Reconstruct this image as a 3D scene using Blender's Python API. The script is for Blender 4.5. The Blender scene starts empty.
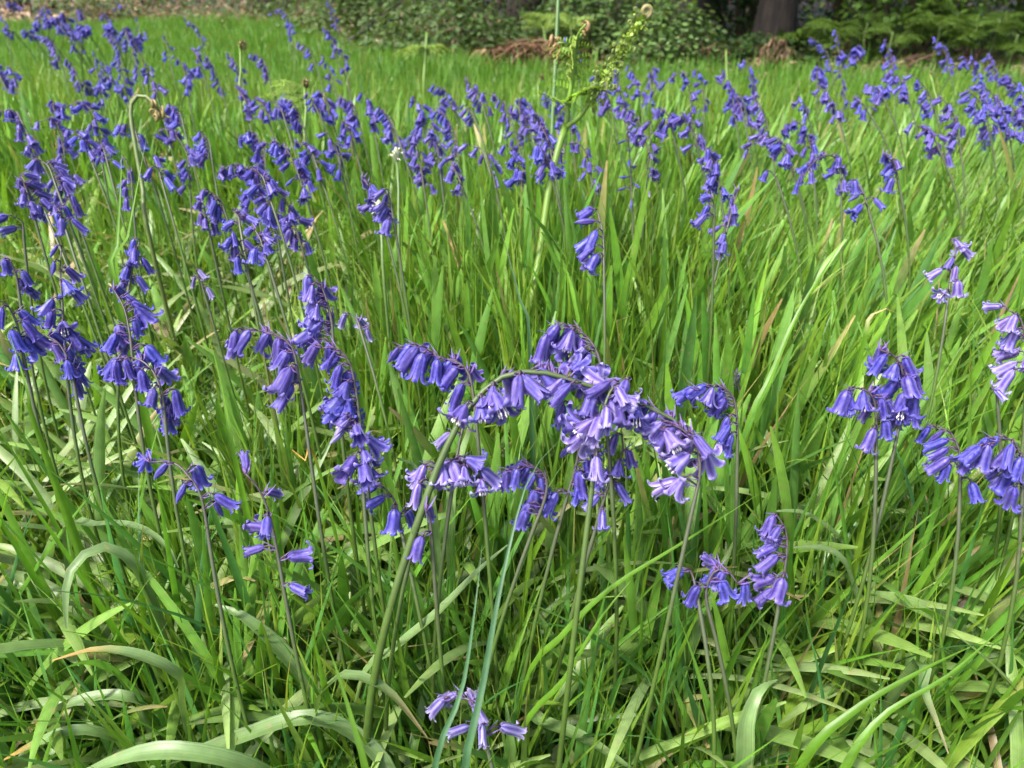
import bpy, math, random
import numpy as np
from mathutils import Vector, Matrix

random.seed(11)
RNG = np.random.default_rng(11)
scene = bpy.context.scene
col = scene.collection
PI = math.pi

# ------------------------------------------------------------------ camera
CAM_H, PITCH, F = 0.68, math.radians(30), 768.0
CF = np.array([0, math.cos(PITCH), -math.sin(PITCH)])
CU = np.array([0, math.sin(PITCH), math.cos(PITCH)])
CR = np.array([1.0, 0, 0])
CP = np.array([0, 0, CAM_H])


def P(px, py, d):
    return CP + d * (CF + CR * (px - 512) / F + CU * (384 - py) / F)


def depth_for(py, h):
    return (CAM_H - h) / (math.sin(PITCH) - math.cos(PITCH) * (384 - py) / F)


cam_d = bpy.data.cameras.new('camera')
cam = bpy.data.objects.new('camera', cam_d)
col.objects.link(cam)
cam.location = CP
cam.rotation_euler = (PI / 2 - PITCH, 0, 0)
cam_d.sensor_width = 36
cam_d.lens = 36 * F / 1024
cam_d.clip_start = 0.02
cam_d.clip_end = 300
cam_d.dof.use_dof = True
cam_d.dof.focus_distance = 0.60
cam_d.dof.aperture_fstop = 10
scene.camera = cam

# ------------------------------------------------------------------ light
SUN_EL, SUN_AZ = math.radians(56), math.radians(232)   # azimuth: compass angle from +Y, clockwise
world = bpy.data.worlds.new('World')
scene.world = world
world.use_nodes = True
nt = world.node_tree
sky = nt.nodes.new('ShaderNodeTexSky')
sky.sky_type = 'NISHITA'
sky.sun_disc = False
sky.sun_elevation = SUN_EL
sky.sun_rotation = SUN_AZ
sky.air_density = 1.2
sky.dust_density = 4.0
bgn = nt.nodes['Background']
nt.links.new(sky.outputs[0], bgn.inputs[0])
bgn.inputs[1].default_value = 0.15
sd = bpy.data.lights.new('sun', 'SUN')
sd.energy = 2.9
sd.angle = math.radians(8.0)
sd.color = (1.0, 0.97, 0.925)
so = bpy.data.objects.new('sun', sd)
col.objects.link(so)
sv = Vector((math.sin(SUN_AZ) * math.cos(SUN_EL), math.cos(SUN_AZ) * math.cos(SUN_EL), math.sin(SUN_EL)))
so.rotation_euler = sv.to_track_quat('Z', 'Y').to_euler()
so.location = sv * 30
scene.view_settings.view_transform = 'Standard'
scene.view_settings.look = 'None'
scene.view_settings.gamma = 1
scene.view_settings.exposure = 1.40
scene.cycles.use_denoising = True
scene.cycles.max_bounces = 6
scene.cycles.diffuse_bounces = 3
scene.cycles.transmission_bounces = 4
scene.cycles.sample_clamp_indirect = 6


# ------------------------------------------------------------------ materials
def new_mat(name):
    m = bpy.data.materials.new(name)
    m.use_nodes = True
    t = m.node_tree
    return m, t, t.nodes['Principled BSDF'], t.nodes['Material Output']


def N(t, kind, **kw):
    n = t.nodes.new(kind)
    for k, v in kw.items():
        setattr(n, k, v)
    return n


def leaf_material(name, rough=0.45, transl=0.35, spec=0.4, stripe=0.12, tmul=(1.25, 1.15, 0.55), per_object=0.0, worn=0.0):
    """colour from the 'tint' attribute, fine veins along the blade, some light passing through"""
    m, t, b, out = new_mat(name)
    at = N(t, 'ShaderNodeAttribute', attribute_name='tint')
    ac = N(t, 'ShaderNodeAttribute', attribute_name='across')
    mul = N(t, 'ShaderNodeMath', operation='MULTIPLY')
    mul.inputs[1].default_value = 15.0
    t.links.new(ac.outputs['Fac'], mul.inputs[0])
    vn = N(t, 'ShaderNodeTexNoise', noise_dimensions='1D')
    vn.inputs['Scale'].default_value = 1.0
    vn.inputs['Detail'].default_value = 2.0
    t.links.new(mul.outputs[0], vn.inputs['W'])
    sn = N(t, 'ShaderNodeMath', operation='MULTIPLY_ADD')
    sn.inputs[1].default_value = 4.0
    sn.inputs[2].default_value = -2.0
    t.links.new(vn.outputs['Fac'], sn.inputs[0])
    tc = N(t, 'ShaderNodeTexCoord')
    nz = N(t, 'ShaderNodeTexNoise')
    nz.inputs['Scale'].default_value = 90
    nz.inputs['Detail'].default_value = 3
    t.links.new(tc.outputs['Object'], nz.inputs['Vector'])
    ma = N(t, 'ShaderNodeMath', operation='MULTIPLY_ADD')
    t.links.new(sn.outputs[0], ma.inputs[0])
    ma.inputs[1].default_value = stripe
    ma.inputs[2].default_value = 0.62
    ad = N(t, 'ShaderNodeMath', operation='MULTIPLY_ADD')
    t.links.new(nz.outputs['Fac'], ad.inputs[0])
    ad.inputs[1].default_value = 0.75
    t.links.new(ma.outputs[0], ad.inputs[2])
    sc = N(t, 'ShaderNodeVectorMath', operation='SCALE')
    t.links.new(at.outputs['Color'], sc.inputs[0])
    t.links.new(ad.outputs[0], sc.inputs['Scale'])
    colour = sc.outputs[0]
    if worn:
        n2 = N(t, 'ShaderNodeTexNoise')
        n2.inputs['Scale'].default_value = 150
        n2.inputs['Detail'].default_value = 4
        t.links.new(tc.outputs['Object'], n2.inputs['Vector'])
        n3 = N(t, 'ShaderNodeMapRange')
        n3.inputs['From Min'].default_value = 0.62
        n3.inputs['From Max'].default_value = 0.70
        n3.inputs['To Max'].default_value = worn
        t.links.new(n2.outputs['Fac'], n3.inputs['Value'])
        mxw = N(t, 'ShaderNodeMix', data_type='RGBA')
        t.links.new(n3.outputs[0], mxw.inputs['Factor'])
        t.links.new(colour, mxw.inputs[6])
        mxw.inputs[7].default_value = (0.27, 0.22, 0.10, 1)
        colour = mxw.outputs[2]
    if per_object:
        oi = N(t, 'ShaderNodeObjectInfo')
        mr = N(t, 'ShaderNodeMapRange')
        mr.inputs['To Min'].default_value = 1 - per_object
        mr.inputs['To Max'].default_value = 1 + per_object
        t.links.new(oi.outputs['Random'], mr.inputs['Value'])
        s2 = N(t, 'ShaderNodeVectorMath', operation='SCALE')
        t.links.new(colour, s2.inputs[0])
        t.links.new(mr.outputs[0], s2.inputs['Scale'])
        colour = s2.outputs[0]
    t.links.new(colour, b.inputs['Base Color'])
    b.inputs['Roughness'].default_value = rough
    b.inputs['Specular IOR Level'].default_value = spec
    bp = N(t, 'ShaderNodeBump')
    bp.inputs['Strength'].default_value = 0.25
    bp.inputs['Distance'].default_value = 0.0004
    t.links.new(ad.outputs[0], bp.inputs['Height'])
    t.links.new(bp.outputs[0], b.inputs['Normal'])
    if transl > 0:
        tr = N(t, 'ShaderNodeBsdfTranslucent')
        tm = N(t, 'ShaderNodeVectorMath', operation='MULTIPLY')
        tm.inputs[1].default_value = tmul
        t.links.new(colour, tm.inputs[0])
        t.links.new(tm.outputs[0], tr.inputs['Color'])
        mx = N(t, 'ShaderNodeMixShader')
        mx.inputs[0].default_value = transl
        t.links.new(b.outputs[0], mx.inputs[1])
        t.links.new(tr.outputs[0], mx.inputs[2])
        t.links.new(mx.outputs[0], out.inputs['Surface'])
    return m


M_GRASS = leaf_material('grass_blade', 0.40, 0.42, 0.45, 0.12)
M_STRAP = leaf_material('strap_leaf', 0.41, 0.32, 0.50, 0.24, (1.15, 1.15, 0.6), 0.15, 0.6)
M_STEM = leaf_material('stem_skin', 0.45, 0.0, 0.4, 0.0)
M_FERN = leaf_material('fern_frond', 0.5, 0.35, 0.3, 0.05)
M_SHRUB = leaf_material('shrub_leaf', 0.62, 0.35, 0.25, 0.05, (1.3, 1.2, 0.5), 0.25)
M_LITTER = leaf_material('dry_litter', 0.8, 0.1, 0.15, 0.1, (1, 1, 1))
M_CROWN = leaf_material('tree_leaf', 0.5, 0.3, 0.3, 0.05)


def petal_material(name, base, rib, edge):
    m, t, b, out = new_mat(name)
    ac = N(t, 'ShaderNodeAttribute', attribute_name='across')
    al = N(t, 'ShaderNodeAttribute', attribute_name='along')
    ramp = N(t, 'ShaderNodeValToRGB')
    e = ramp.color_ramp.elements
    e[0].position, e[0].color = 0.0, (*edge, 1)
    e[1].position, e[1].color = 1.0, (*edge, 1)
    for p, c in ((0.28, base), (0.46, rib), (0.54, rib), (0.72, base)):
        k = e.new(p)
        k.color = (*c, 1)
    t.links.new(ac.outputs['Fac'], ramp.inputs[0])
    # paler towards the flared tips
    mixn = N(t, 'ShaderNodeMix', data_type='RGBA')
    mr = N(t, 'ShaderNodeMapRange')
    mr.inputs['From Min'].default_value = 0.55
    mr.inputs['From Max'].default_value = 1.0
    mr.inputs['To Max'].default_value = 0.9
    t.links.new(al.outputs['Fac'], mr.inputs['Value'])
    t.links.new(mr.outputs[0], mixn.inputs['Factor'])
    t.links.new(ramp.outputs[0], mixn.inputs[6])
    mixn.inputs[7].default_value = (*edge, 1)
    oi = N(t, 'ShaderNodeObjectInfo')
    hs = N(t, 'ShaderNodeHueSaturation')
    m1 = N(t, 'ShaderNodeMapRange')
    m1.inputs['To Min'].default_value = 0.494
    m1.inputs['To Max'].default_value = 0.508
    t.links.new(oi.outputs['Random'], m1.inputs['Value'])
    m2 = N(t, 'ShaderNodeMapRange')
    m2.inputs['To Min'].default_value = 1.12
    m2.inputs['To Max'].default_value = 0.8
    t.links.new(oi.outputs['Random'], m2.inputs['Value'])
    t.links.new(m1.outputs[0], hs.inputs['Hue'])
    t.links.new(m2.outputs[0], hs.inputs['Value'])
    tc = N(t, 'ShaderNodeTexCoord')
    nz = N(t, 'ShaderNodeTexNoise')
    nz.inputs['Scale'].default_value = 7
    t.links.new(tc.outputs['Object'], nz.inputs['Vector'])
    m3 = N(t, 'ShaderNodeMapRange')
    m3.inputs['From Min'].default_value = 0.3
    m3.inputs['From Max'].default_value = 0.7
    m3.inputs['To Min'].default_value = 0.82
    m3.inputs['To Max'].default_value = 1.0
    t.links.new(nz.outputs['Fac'], m3.inputs['Value'])
    t.links.new(m3.outputs[0], hs.inputs['Saturation'])
    t.links.new(mixn.outputs[2], hs.inputs['Color'])
    t.links.new(hs.outputs[0], b.inputs['Base Color'])
    b.inputs['Roughness'].default_value = 0.42
    b.inputs['Specular IOR Level'].default_value = 0.35
    b.inputs['Sheen Weight'].default_value = 0.15
    tr = N(t, 'ShaderNodeBsdfTranslucent')
    t.links.new(hs.outputs[0], tr.inputs['Color'])
    mx = N(t, 'ShaderNodeMixShader')
    mx.inputs[0].default_value = 0.3
    t.links.new(b.outputs[0], mx.inputs[1])
    t.links.new(tr.outputs[0], mx.inputs[2])
    t.links.new(mx.outputs[0], out.inputs['Surface'])
    return m


M_PETAL = {
    'deep': petal_material('petal_deep', (0.039, 0.028, 0.359), (0.015, 0.008, 0.194), (0.105, 0.087, 0.553)),
    'violet': petal_material('petal_violet', (0.071, 0.045, 0.348), (0.031, 0.015, 0.200), (0.174, 0.131, 0.522)),
    'pale': petal_material('petal_pale', (0.157, 0.104, 0.461), (0.068, 0.031, 0.287), (0.348, 0.296, 0.644)),
    'dark': petal_material('petal_dark', (0.050, 0.036, 0.31), (0.024, 0.014, 0.19), (0.10, 0.08, 0.46)),
    'faded': petal_material('petal_faded', (0.135, 0.100, 0.374), (0.061, 0.037, 0.209), (0.331, 0.287, 0.505)),
}
m, t, b, o_ = new_mat('stamen')
b.inputs['Base Color'].default_value = (0.72, 0.66, 0.62, 1)
b.inputs['Roughness'].default_value = 0.6
M_STAMEN = m


def bark_material():
    m, t, b, out = new_mat('bark')
    tc = N(t, 'ShaderNodeTexCoord')
    mp = N(t, 'ShaderNodeMapping')
    mp.inputs['Scale'].default_value = (14, 14, 2.2)
    nz = N(t, 'ShaderNodeTexNoise')
    nz.inputs['Scale'].default_value = 2.2
    nz.inputs['Detail'].default_value = 6
    t.links.new(tc.outputs['Object'], mp.inputs['Vector'])
    t.links.new(mp.outputs[0], nz.inputs['Vector'])
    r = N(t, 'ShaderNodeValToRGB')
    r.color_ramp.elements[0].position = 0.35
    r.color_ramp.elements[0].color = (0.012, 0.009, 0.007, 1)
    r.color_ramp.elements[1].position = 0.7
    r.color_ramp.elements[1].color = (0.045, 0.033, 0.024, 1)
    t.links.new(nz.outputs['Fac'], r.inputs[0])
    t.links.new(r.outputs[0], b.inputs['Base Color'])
    b.inputs['Roughness'].default_value = 0.9
    bp = N(t, 'ShaderNodeBump')
    bp.inputs['Distance'].default_value = 0.02
    t.links.new(nz.outputs['Fac'], bp.inputs['Height'])
    t.links.new(bp.outputs[0], b.inputs['Normal'])
    return m


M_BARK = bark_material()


def ground_material():
    m, t, b, out = new_mat('soil')
    tc = N(t, 'ShaderNodeTexCoord')
    nz = N(t, 'ShaderNodeTexNoise')
    nz.inputs['Scale'].default_value = 26
    nz.inputs['Detail'].default_value = 8
    nz.inputs['Roughness'].default_value = 0.7
    t.links.new(tc.outputs['Object'], nz.inputs['Vector'])
    r = N(t, 'ShaderNodeValToRGB')
    e = r.color_ramp.elements
    e[0].position, e[0].color = 0.32, (0.030, 0.022, 0.013, 1)
    e[1].position, e[1].color = 0.72, (0.20, 0.135, 0.075, 1)
    k = e.new(0.52)
    k.color = (0.085, 0.06, 0.03, 1)
    t.links.new(nz.outputs['Fac'], r.inputs[0])
    n2 = N(t, 'ShaderNodeTexNoise')
    n2.inputs['Scale'].default_value = 1.6
    n2.inputs['Detail'].default_value = 5
    t.links.new(tc.outputs['Object'], n2.inputs['Vector'])
    mr = N(t, 'ShaderNodeMapRange')
    mr.inputs['From Min'].default_value = 0.44
    mr.inputs['From Max'].default_value = 0.58
    mr.inputs['To Max'].default_value = 0.7
    t.links.new(n2.outputs['Fac'], mr.inputs['Value'])
    mx = N(t, 'ShaderNodeMix', data_type='RGBA')
    t.links.new(mr.outputs[0], mx.inputs['Factor'])
    t.links.new(r.outputs[0], mx.inputs[6])
    mx.inputs[7].default_value = (0.045, 0.075, 0.018, 1)
    t.links.new(mx.outputs[2], b.inputs['Base Color'])
    b.inputs['Roughness'].default_value = 0.95
    bp = N(t, 'ShaderNodeBump')
    bp.inputs['Distance'].default_value = 0.015
    t.links.new(nz.outputs['Fac'], bp.inputs['Height'])
    t.links.new(bp.outputs[0], b.inputs['Normal'])
    return m


M_SOIL = ground_material()


# ------------------------------------------------------------------ mesh helpers
class MB:
    """collects vertices with tint / across / along values; build() links them as ONE mesh object"""

    def __init__(self):
        self.v, self.f, self.c, self.a, self.l, self.mi = [], [], [], [], [], []

    def add(self, v, f, c, a=None, l=None, mi=0):
        o = len(self.v)
        self.v.extend([tuple(x) for x in v])
        self.f.extend([tuple(i + o for i in q) for q in f])
        self.mi.extend([mi] * len(f))
        n = len(v)
        self.c.extend([tuple(c)] * n if np.ndim(c) == 1 else [tuple(x) for x in c])
        self.a.extend([0.5] * n if a is None else list(a))
        self.l.extend([0.5] * n if l is None else list(l))

    def mesh(self, name, mats):
        me = bpy.data.meshes.new(name)
        me.from_pydata(self.v, [], self.f)
        ca = me.attributes.new('tint', 'FLOAT_COLOR', 'POINT')
        ca.data.foreach_set('color', np.array([(*x[:3], 1.0) for x in self.c], dtype=np.float32).ravel())
        for nm, d in (('across', self.a), ('along', self.l)):
            at = me.attributes.new(nm, 'FLOAT', 'POINT')
            at.data.foreach_set('value', np.array(d, dtype=np.float32))
        for mm in (mats if isinstance(mats, (list, tuple)) else [mats]):
            me.materials.append(mm)
        me.polygons.foreach_set('material_index', np.array(self.mi, dtype=np.int32))
        me.polygons.foreach_set('use_smooth', np.ones(len(self.f), dtype=bool))
        me.update()
        return me

    def build(self, name, mats, parent=None, loc=(0, 0, 0)):
        ob = bpy.data.objects.new(name, self.mesh(name, mats))
        col.objects.link(ob)
        ob.location = loc
        if parent:
            ob.parent = parent
        return ob


def tag(o, label=None, cat=None, group=None, kind=None):
    if label:
        o['label'] = label
    if cat:
        o['category'] = cat
    if group:
        o['group'] = group
    if kind:
        o['kind'] = kind
    return o


def empty(name, loc, label, cat, group=None):
    o = bpy.data.objects.new(name, None)
    o.empty_display_size = 0.02
    col.objects.link(o)
    o.location = loc
    return tag(o, label, cat, group)


def spline(pts, n):
    """Catmull-Rom through pts, n samples evenly spaced in arc length"""
    p = np.array(pts, float)
    if len(p) == 2:
        return p[0] + (p[1] - p[0]) * np.linspace(0, 1, n)[:, None]
    q = np.vstack([2 * p[0] - p[1], p, 2 * p[-1] - p[-2]])
    out = []
    for i in range(1, len(q) - 2):
        for s in np.linspace(0, 1, 14, endpoint=False):
            out.append(0.5 * (2 * q[i] + (q[i + 1] - q[i - 1]) * s + (2 * q[i - 1] - 5 * q[i] + 4 * q[i + 1] - q[i + 2]) * s * s
                              + (3 * q[i] - q[i - 1] - 3 * q[i + 1] + q[i + 2]) * s ** 3))
    out.append(p[-1])
    out = np.array(out)
    d = np.concatenate([[0], np.cumsum(np.linalg.norm(np.diff(out, axis=0), axis=1))])
    s = np.linspace(0, d[-1], n)
    return np.stack([np.interp(s, d, out[:, k]) for k in range(3)], 1)


def norm(v):
    v = np.asarray(v, float)
    return v / (np.linalg.norm(v) + 1e-12)


def frames(pts):
    """tangents and a parallel-transported normal/binormal along pts"""
    T = np.gradient(pts, axis=0)
    T /= np.linalg.norm(T, axis=1)[:, None] + 1e-12
    a = np.array([1.0, 0, 0]) if abs(T[0][0]) < 0.8 else np.array([0, 1.0, 0])
    n = norm(np.cross(T[0], a))
    Ns = [n]
    for i in range(1, len(pts)):
        n = norm(n - T[i] * n.dot(T[i]))
        Ns.append(n)
    Ns = np.array(Ns)
    return T, Ns, np.cross(T, Ns)


def tube(mb, pts, rad, tint, sides=6, mi=0, cap=True):
    pts = np.asarray(pts, float)
    n = len(pts)
    rad = np.broadcast_to(rad, n)
    T, A, B = frames(pts)
    v, c, ac = [], [], []
    tint = np.broadcast_to(np.asarray(tint, float), (n, 3))
    for i in range(n):
        for k in range(sides):
            w = 2 * PI * k / sides
            v.append(pts[i] + rad[i] * (math.cos(w) * A[i] + math.sin(w) * B[i]))
            c.append(tint[i])
            ac.append(k / sides)
    f = []
    for i in range(n - 1):
        for k in range(sides):
            k2 = (k + 1) % sides
            f.append((i * sides + k, i * sides + k2, (i + 1) * sides + k2, (i + 1) * sides + k))
    if cap:
        f.append(tuple(range(sides))[::-1])
        f.append(tuple((n - 1) * sides + k for k in range(sides)))
    mb.add(v, f, np.array(c), ac, None, mi)


def ribbon(mb, pts, width, tint, side=None, fold=0.15, twist=0.0, thick=None, mi=0):
    """a leaf blade along pts; width per point; tint (n,3) or one colour"""
    pts = np.asarray(pts, float)
    n = len(pts)
    width = np.broadcast_to(width, n)
    T = np.gradient(pts, axis=0)
    T /= np.linalg.norm(T, axis=1)[:, None] + 1e-12
    tint = np.broadcast_to(np.asarray(tint, float), (n, 3))
    s0 = None if side is None else np.asarray(side, float)
    v, c, ac, al = [], [], [], []
    prev = None
    for i in range(n):
        if s0 is not None:
            s = s0
        else:
            s = np.cross(T[i], [0, 0, 1.0])
            if np.linalg.norm(s) < 0.15 and prev is not None:
                s = prev
        s = s - T[i] * np.dot(s, T[i])
        s = norm(s)
        if prev is not None and s.dot(prev) < 0:
            s = -s
        prev = s
        up = np.cross(s, T[i])
        if up[2] < 0:
            up = -up
        w = twist * i / (n - 1)
        s2 = s * math.cos(w) + up * math.sin(w)
        u2 = np.cross(s2, T[i])
        if u2.dot(up) < 0:
            u2 = -u2
        for q in (-1, -0.5, 0, 0.5, 1):
            v.append(pts[i] + s2 * width[i] * 0.5 * q + u2 * width[i] * fold * abs(q))
            c.append(tint[i])
            ac.append((q + 1) / 2)
            al.append(i / (n - 1))
    f = []
    for i in range(n - 1):
        for k in range(4):
            f.append((i * 5 + k, i * 5 + k + 1, (i + 1) * 5 + k + 1, (i + 1) * 5 + k))
    mb.add(v, f, np.array(c), ac, al, mi)


# ------------------------------------------------------------------ ground
def ground_h(x, y):
    x, y = np.asarray(x, float), np.asarray(y, float)
    return 0.010 * np.sin(x * 3.1 + 0.7) * np.cos(y * 2.3) + 0.012 * np.sin(x * 0.9 + y * 1.3)


def build_ground():
    xs = np.concatenate([np.linspace(-120, -8, 12), np.linspace(-7, 7, 57), np.linspace(8, 120, 12)])
    ys = np.concatenate([np.linspace(-60, -2, 8), np.linspace(-1.5, 11, 51), np.linspace(12, 180, 16)])
    X, Y = np.meshgrid(xs, ys)
    Z = ground_h(X, Y)
    Z = Z + np.clip(Y - 12, 0, 200) * 0.01
    v = np.stack([X.ravel(), Y.ravel(), Z.ravel()], 1)
    nx = len(xs)
    f = [(j * nx + i, j * nx + i + 1, (j + 1) * nx + i + 1, (j + 1) * nx + i) for j in range(len(ys) - 1) for i in range(nx - 1)]
    mb = MB()
    mb.add(v, f, (0.1, 0.1, 0.1))
    tag(mb.build('ground', M_SOIL), 'brown woodland soil and litter under the grass', None, None, 'structure')


build_ground()


# ------------------------------------------------------------------ grass (vectorised blades)
def blades_mesh(name, x, y, az, th0, bend, L, W, tint, tip=None, S=6, C=3, fold=0.18, twist=None, profile='grass', mat=None, z0=None):
    n = len(x)
    s = np.linspace(0, 1, S + 1)
    th = th0[:, None] + bend[:, None] * s[None, :] ** 1.4
    dx = np.sin(th) * np.cos(az)[:, None]
    dy = np.sin(th) * np.sin(az)[:, None]
    dz = np.cos(th)
    seg = (L / S)[:, None]

    def integ(d):
        mid = (d[:, 1:] + d[:, :-1]) / 2 * seg
        return np.concatenate([np.zeros((n, 1)), np.cumsum(mid, 1)], 1)
    gz = ground_h(x, y) if z0 is None else z0
    px = x[:, None] + integ(dx)
    py = y[:, None] + integ(dy)
    pz = gz[:, None] + integ(dz) - 0.004
    pz = np.maximum(pz, gz[:, None] - 0.004 + 0.012 * s[None, :])
    if profile == 'grass':
        wp = (0.55 + 0.9 * s - 0.55 * s ** 2) * np.clip(1 - s ** 4, 0, 1) * np.clip((1 - s) * 3.0, 0.03, 1)
    else:
        wp = (0.6 + 0.55 * np.sqrt(s)) * np.clip((1 - s) * 5.5, 0.05, 1) ** 0.6
    w = W[:, None] * wp[None, :]
    T = np.stack([dx, dy, dz], 2)
    side = np.stack([-np.sin(az), np.cos(az), np.zeros(n)], 1)[:, None, :].repeat(S + 1, 1)
    nor = np.cross(side, T)
    if twist is not None:
        tw = twist[:, None] * (0.25 + 0.75 * s[None, :])
        c_, s_ = np.cos(tw)[..., None], np.sin(tw)[..., None]
        side, nor = side * c_ + nor * s_, nor * c_ - side * s_
    Pt = np.stack([px, py, pz], 2)
    qs = np.linspace(-1, 1, C)
    V = Pt[:, :, None, :] + side[:, :, None, :] * (w[:, :, None, None] * 0.5 * qs[None, None, :, None]) \
        + nor[:, :, None, :] * (w[:, :, None, None] * fold * np.abs(qs)[None, None, :, None])
    nv = (S + 1) * C
    V = V.reshape(-1, 3).astype(np.float32)
    base = (np.arange(n) * nv)[:, None, None]
    i = np.arange(S)[None, :, None]
    k = np.arange(C - 1)[None, None, :]
    a = base + i * C + k
    Fq = np.stack([a, a + 1, a + C + 1, a + C], 3).reshape(-1, 4).astype(np.int32)
    tc = tint[:, None, :].repeat(S + 1, 1)
    if tip is not None:
        m_ = np.clip((s[None, :, None] - 0.72) / 0.28, 0, 1)
        tc = tc * (1 - m_) + tip[:, None, :] * m_
    tc = tc[:, :, None, :].repeat(C, 2).reshape(-1, 3)
    me = bpy.data.meshes.new(name)
    me.vertices.add(len(V))
    me.vertices.foreach_set('co', V.ravel())
    me.loops.add(Fq.size)
    me.loops.foreach_set('vertex_index', Fq.ravel())
    me.polygons.add(len(Fq))
    me.polygons.foreach_set('loop_start', np.arange(0, Fq.size, 4, dtype=np.int32))
    me.polygons.foreach_set('use_smooth', np.ones(len(Fq), dtype=bool))
    ca = me.attributes.new('tint', 'FLOAT_COLOR', 'POINT')
    ca.data.foreach_set('color', np.concatenate([tc, np.ones((len(tc), 1))], 1).astype(np.float32).ravel())
    at = me.attributes.new('across', 'FLOAT', 'POINT')
    at.data.foreach_set('value', np.tile((qs + 1) / 2, n * (S + 1)).astype(np.float32))
    me.materials.append(mat)
    me.update(calc_edges=True)
    ob = bpy.data.objects.new(name, me)
    col.objects.link(ob)
    return ob


def tufted(n_t, per, spread, y0, y1, margin=0.8, keep=None, slope=0.70):
    """tuft centres evenly over the visible wedge, blades scattered round each"""
    out = []
    ymax = slope * y1 + margin
    m = int(n_t * 1)
    X = RNG.uniform(-ymax, ymax, m * 4)
    Y = RNG.uniform(y0, y1, m * 4)
    ok = np.abs(X) < slope * Y + margin
    if keep is not None:
        ok &= RNG.uniform(0, 1, len(X)) < keep(X, Y)
    X, Y = X[ok][:m], Y[ok][:m]
    k = RNG.poisson(per, len(X)) + 1
    idx = np.repeat(np.arange(len(X)), k)
    bx = X[idx] + RNG.normal(0, spread, len(idx))
    by = Y[idx] + RNG.normal(0, spread, len(idx))
    return bx, by, idx, X, Y


def noise2(x, y, f, seed=0):
    r = np.random.default_rng(seed)
    v = 0
    for _ in range(6):
        a, p = r.uniform(0, 2 * PI, 2)
        v = v + np.sin((x * math.cos(a) + y * math.sin(a)) * f * r.uniform(0.6, 1.6) + p)
    return v / 6 * 1.6   # about -1..1


def pick(cols, n, jitter=0.15, weights=None):
    cols = np.array(cols)
    k = RNG.choice(len(cols), n, p=weights)
    c = cols[k] * RNG.uniform(1 - jitter, 1 + jitter, (n, 1)) * RNG.uniform(1 - jitter * 0.4, 1 + jitter * 0.4, (n, 3))
    return c


GREEN = [(0.126, 0.258, 0.020), (0.162, 0.296, 0.024), (0.098, 0.222, 0.024), (0.205, 0.312, 0.040), (0.076, 0.188, 0.040)]
STRAW = (0.38, 0.29, 0.13)
GLAUC = [(0.125, 0.225, 0.048), (0.150, 0.250, 0.066), (0.105, 0.205, 0.032), (0.150, 0.262, 0.030)]


def tips(tint, share):
    n = len(tint)
    t = tint * np.array([1.15, 1.1, 0.9])
    d = RNG.uniform(0, 1, n) < share
    t[d] = np.array(STRAW) * RNG.uniform(0.6, 1.2, (d.sum(), 1))
    return t


def upright(name, n_t, per, spread, y0, y1, hfun, w0, w1, S, C, lean=0.12, keep=None, cols=GREEN, margin=0.8, bendmax=0.9, straw=0.02, profile='grass', mat=None):
    bx, by, idx, X, Y = tufted(n_t, per, spread, y0, y1, margin, keep)
    n = len(bx)
    taz = RNG.uniform(0, 2 * PI, len(X))[idx]
    az = taz + RNG.normal(0, 1.1, n)
    # the stand at the right leans to the right
    r = np.clip((bx - 0.12) / 0.5, 0, 1) * np.clip((2.2 - by) / 0.8, 0, 1)
    sw = RNG.uniform(0, 1, n) < 0.62 * r
    az[sw] = RNG.normal(0.15, 0.45, sw.sum())
    th0 = np.abs(RNG.normal(0, lean, n)) + r * RNG.uniform(0, 0.34, n)
    bend = np.abs(RNG.normal(0.25, 0.35, n)).clip(0, bendmax) + (RNG.uniform(0, 1, n) < 0.10) * RNG.uniform(0.4, 1.5, n)
    L = hfun(bx, by) * RNG.uniform(0.55, 1.08, n)
    W = RNG.uniform(w0, w1, n) * np.interp(by, [0.2, 0.55], [0.6, 1])
    clump = np.array(pick(cols, len(X), 0.16))[idx]
    tint = 0.6 * clump + 0.4 * pick(cols, n, 0.2)
    dead = RNG.uniform(0, 1, n) < straw
    tint[dead] = np.array(STRAW) * RNG.uniform(0.5, 1.1, (dead.sum(), 1))
    ob = blades_mesh(name, bx, by, az, th0, bend, L, W, tint, tips(tint, 0.05), S, C, 0.16, RNG.normal(0, 0.7, n), profile, mat or M_GRASS)
    return ob


EDGE_X, EDGE_Y = [-5.2, -1.9, -0.8, 0.0, 2.2, 4.5], [7.2, 6.9, 5.2, 4.3, 3.95, 4.2]


def h_near(x, y):
    h = np.interp(y, [0.15, 0.28, 0.36, 0.45, 0.65, 0.9, 1.2, 1.6, 2.2, 3.0], [0.12, 0.19, 0.28, 0.32, 0.345, 0.38, 0.385, 0.36, 0.32, 0.28])
    left = np.clip((-0.22 - x) / 0.2, 0, 1) * np.clip((1.7 - y) / 0.4, 0, 1)
    return h * (1 - 0.36 * left) * (1 + 0.13 * noise2(x, y, 7.0, 3))


def keep_near(x, y):
    k = np.ones_like(x)
    left = (x < -0.20) & (y < 1.7) & (y > 0.65)
    k[left] = 0.36
    k[(y < 0.55)] = 0.8
    k[(x < -0.40) & (x > -0.62) & (y < 0.60)] = 0.5
    k *= np.clip(0.75 + 0.5 * noise2(x, y, 9.0, 5), 0.2, 1)
    return k


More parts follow.
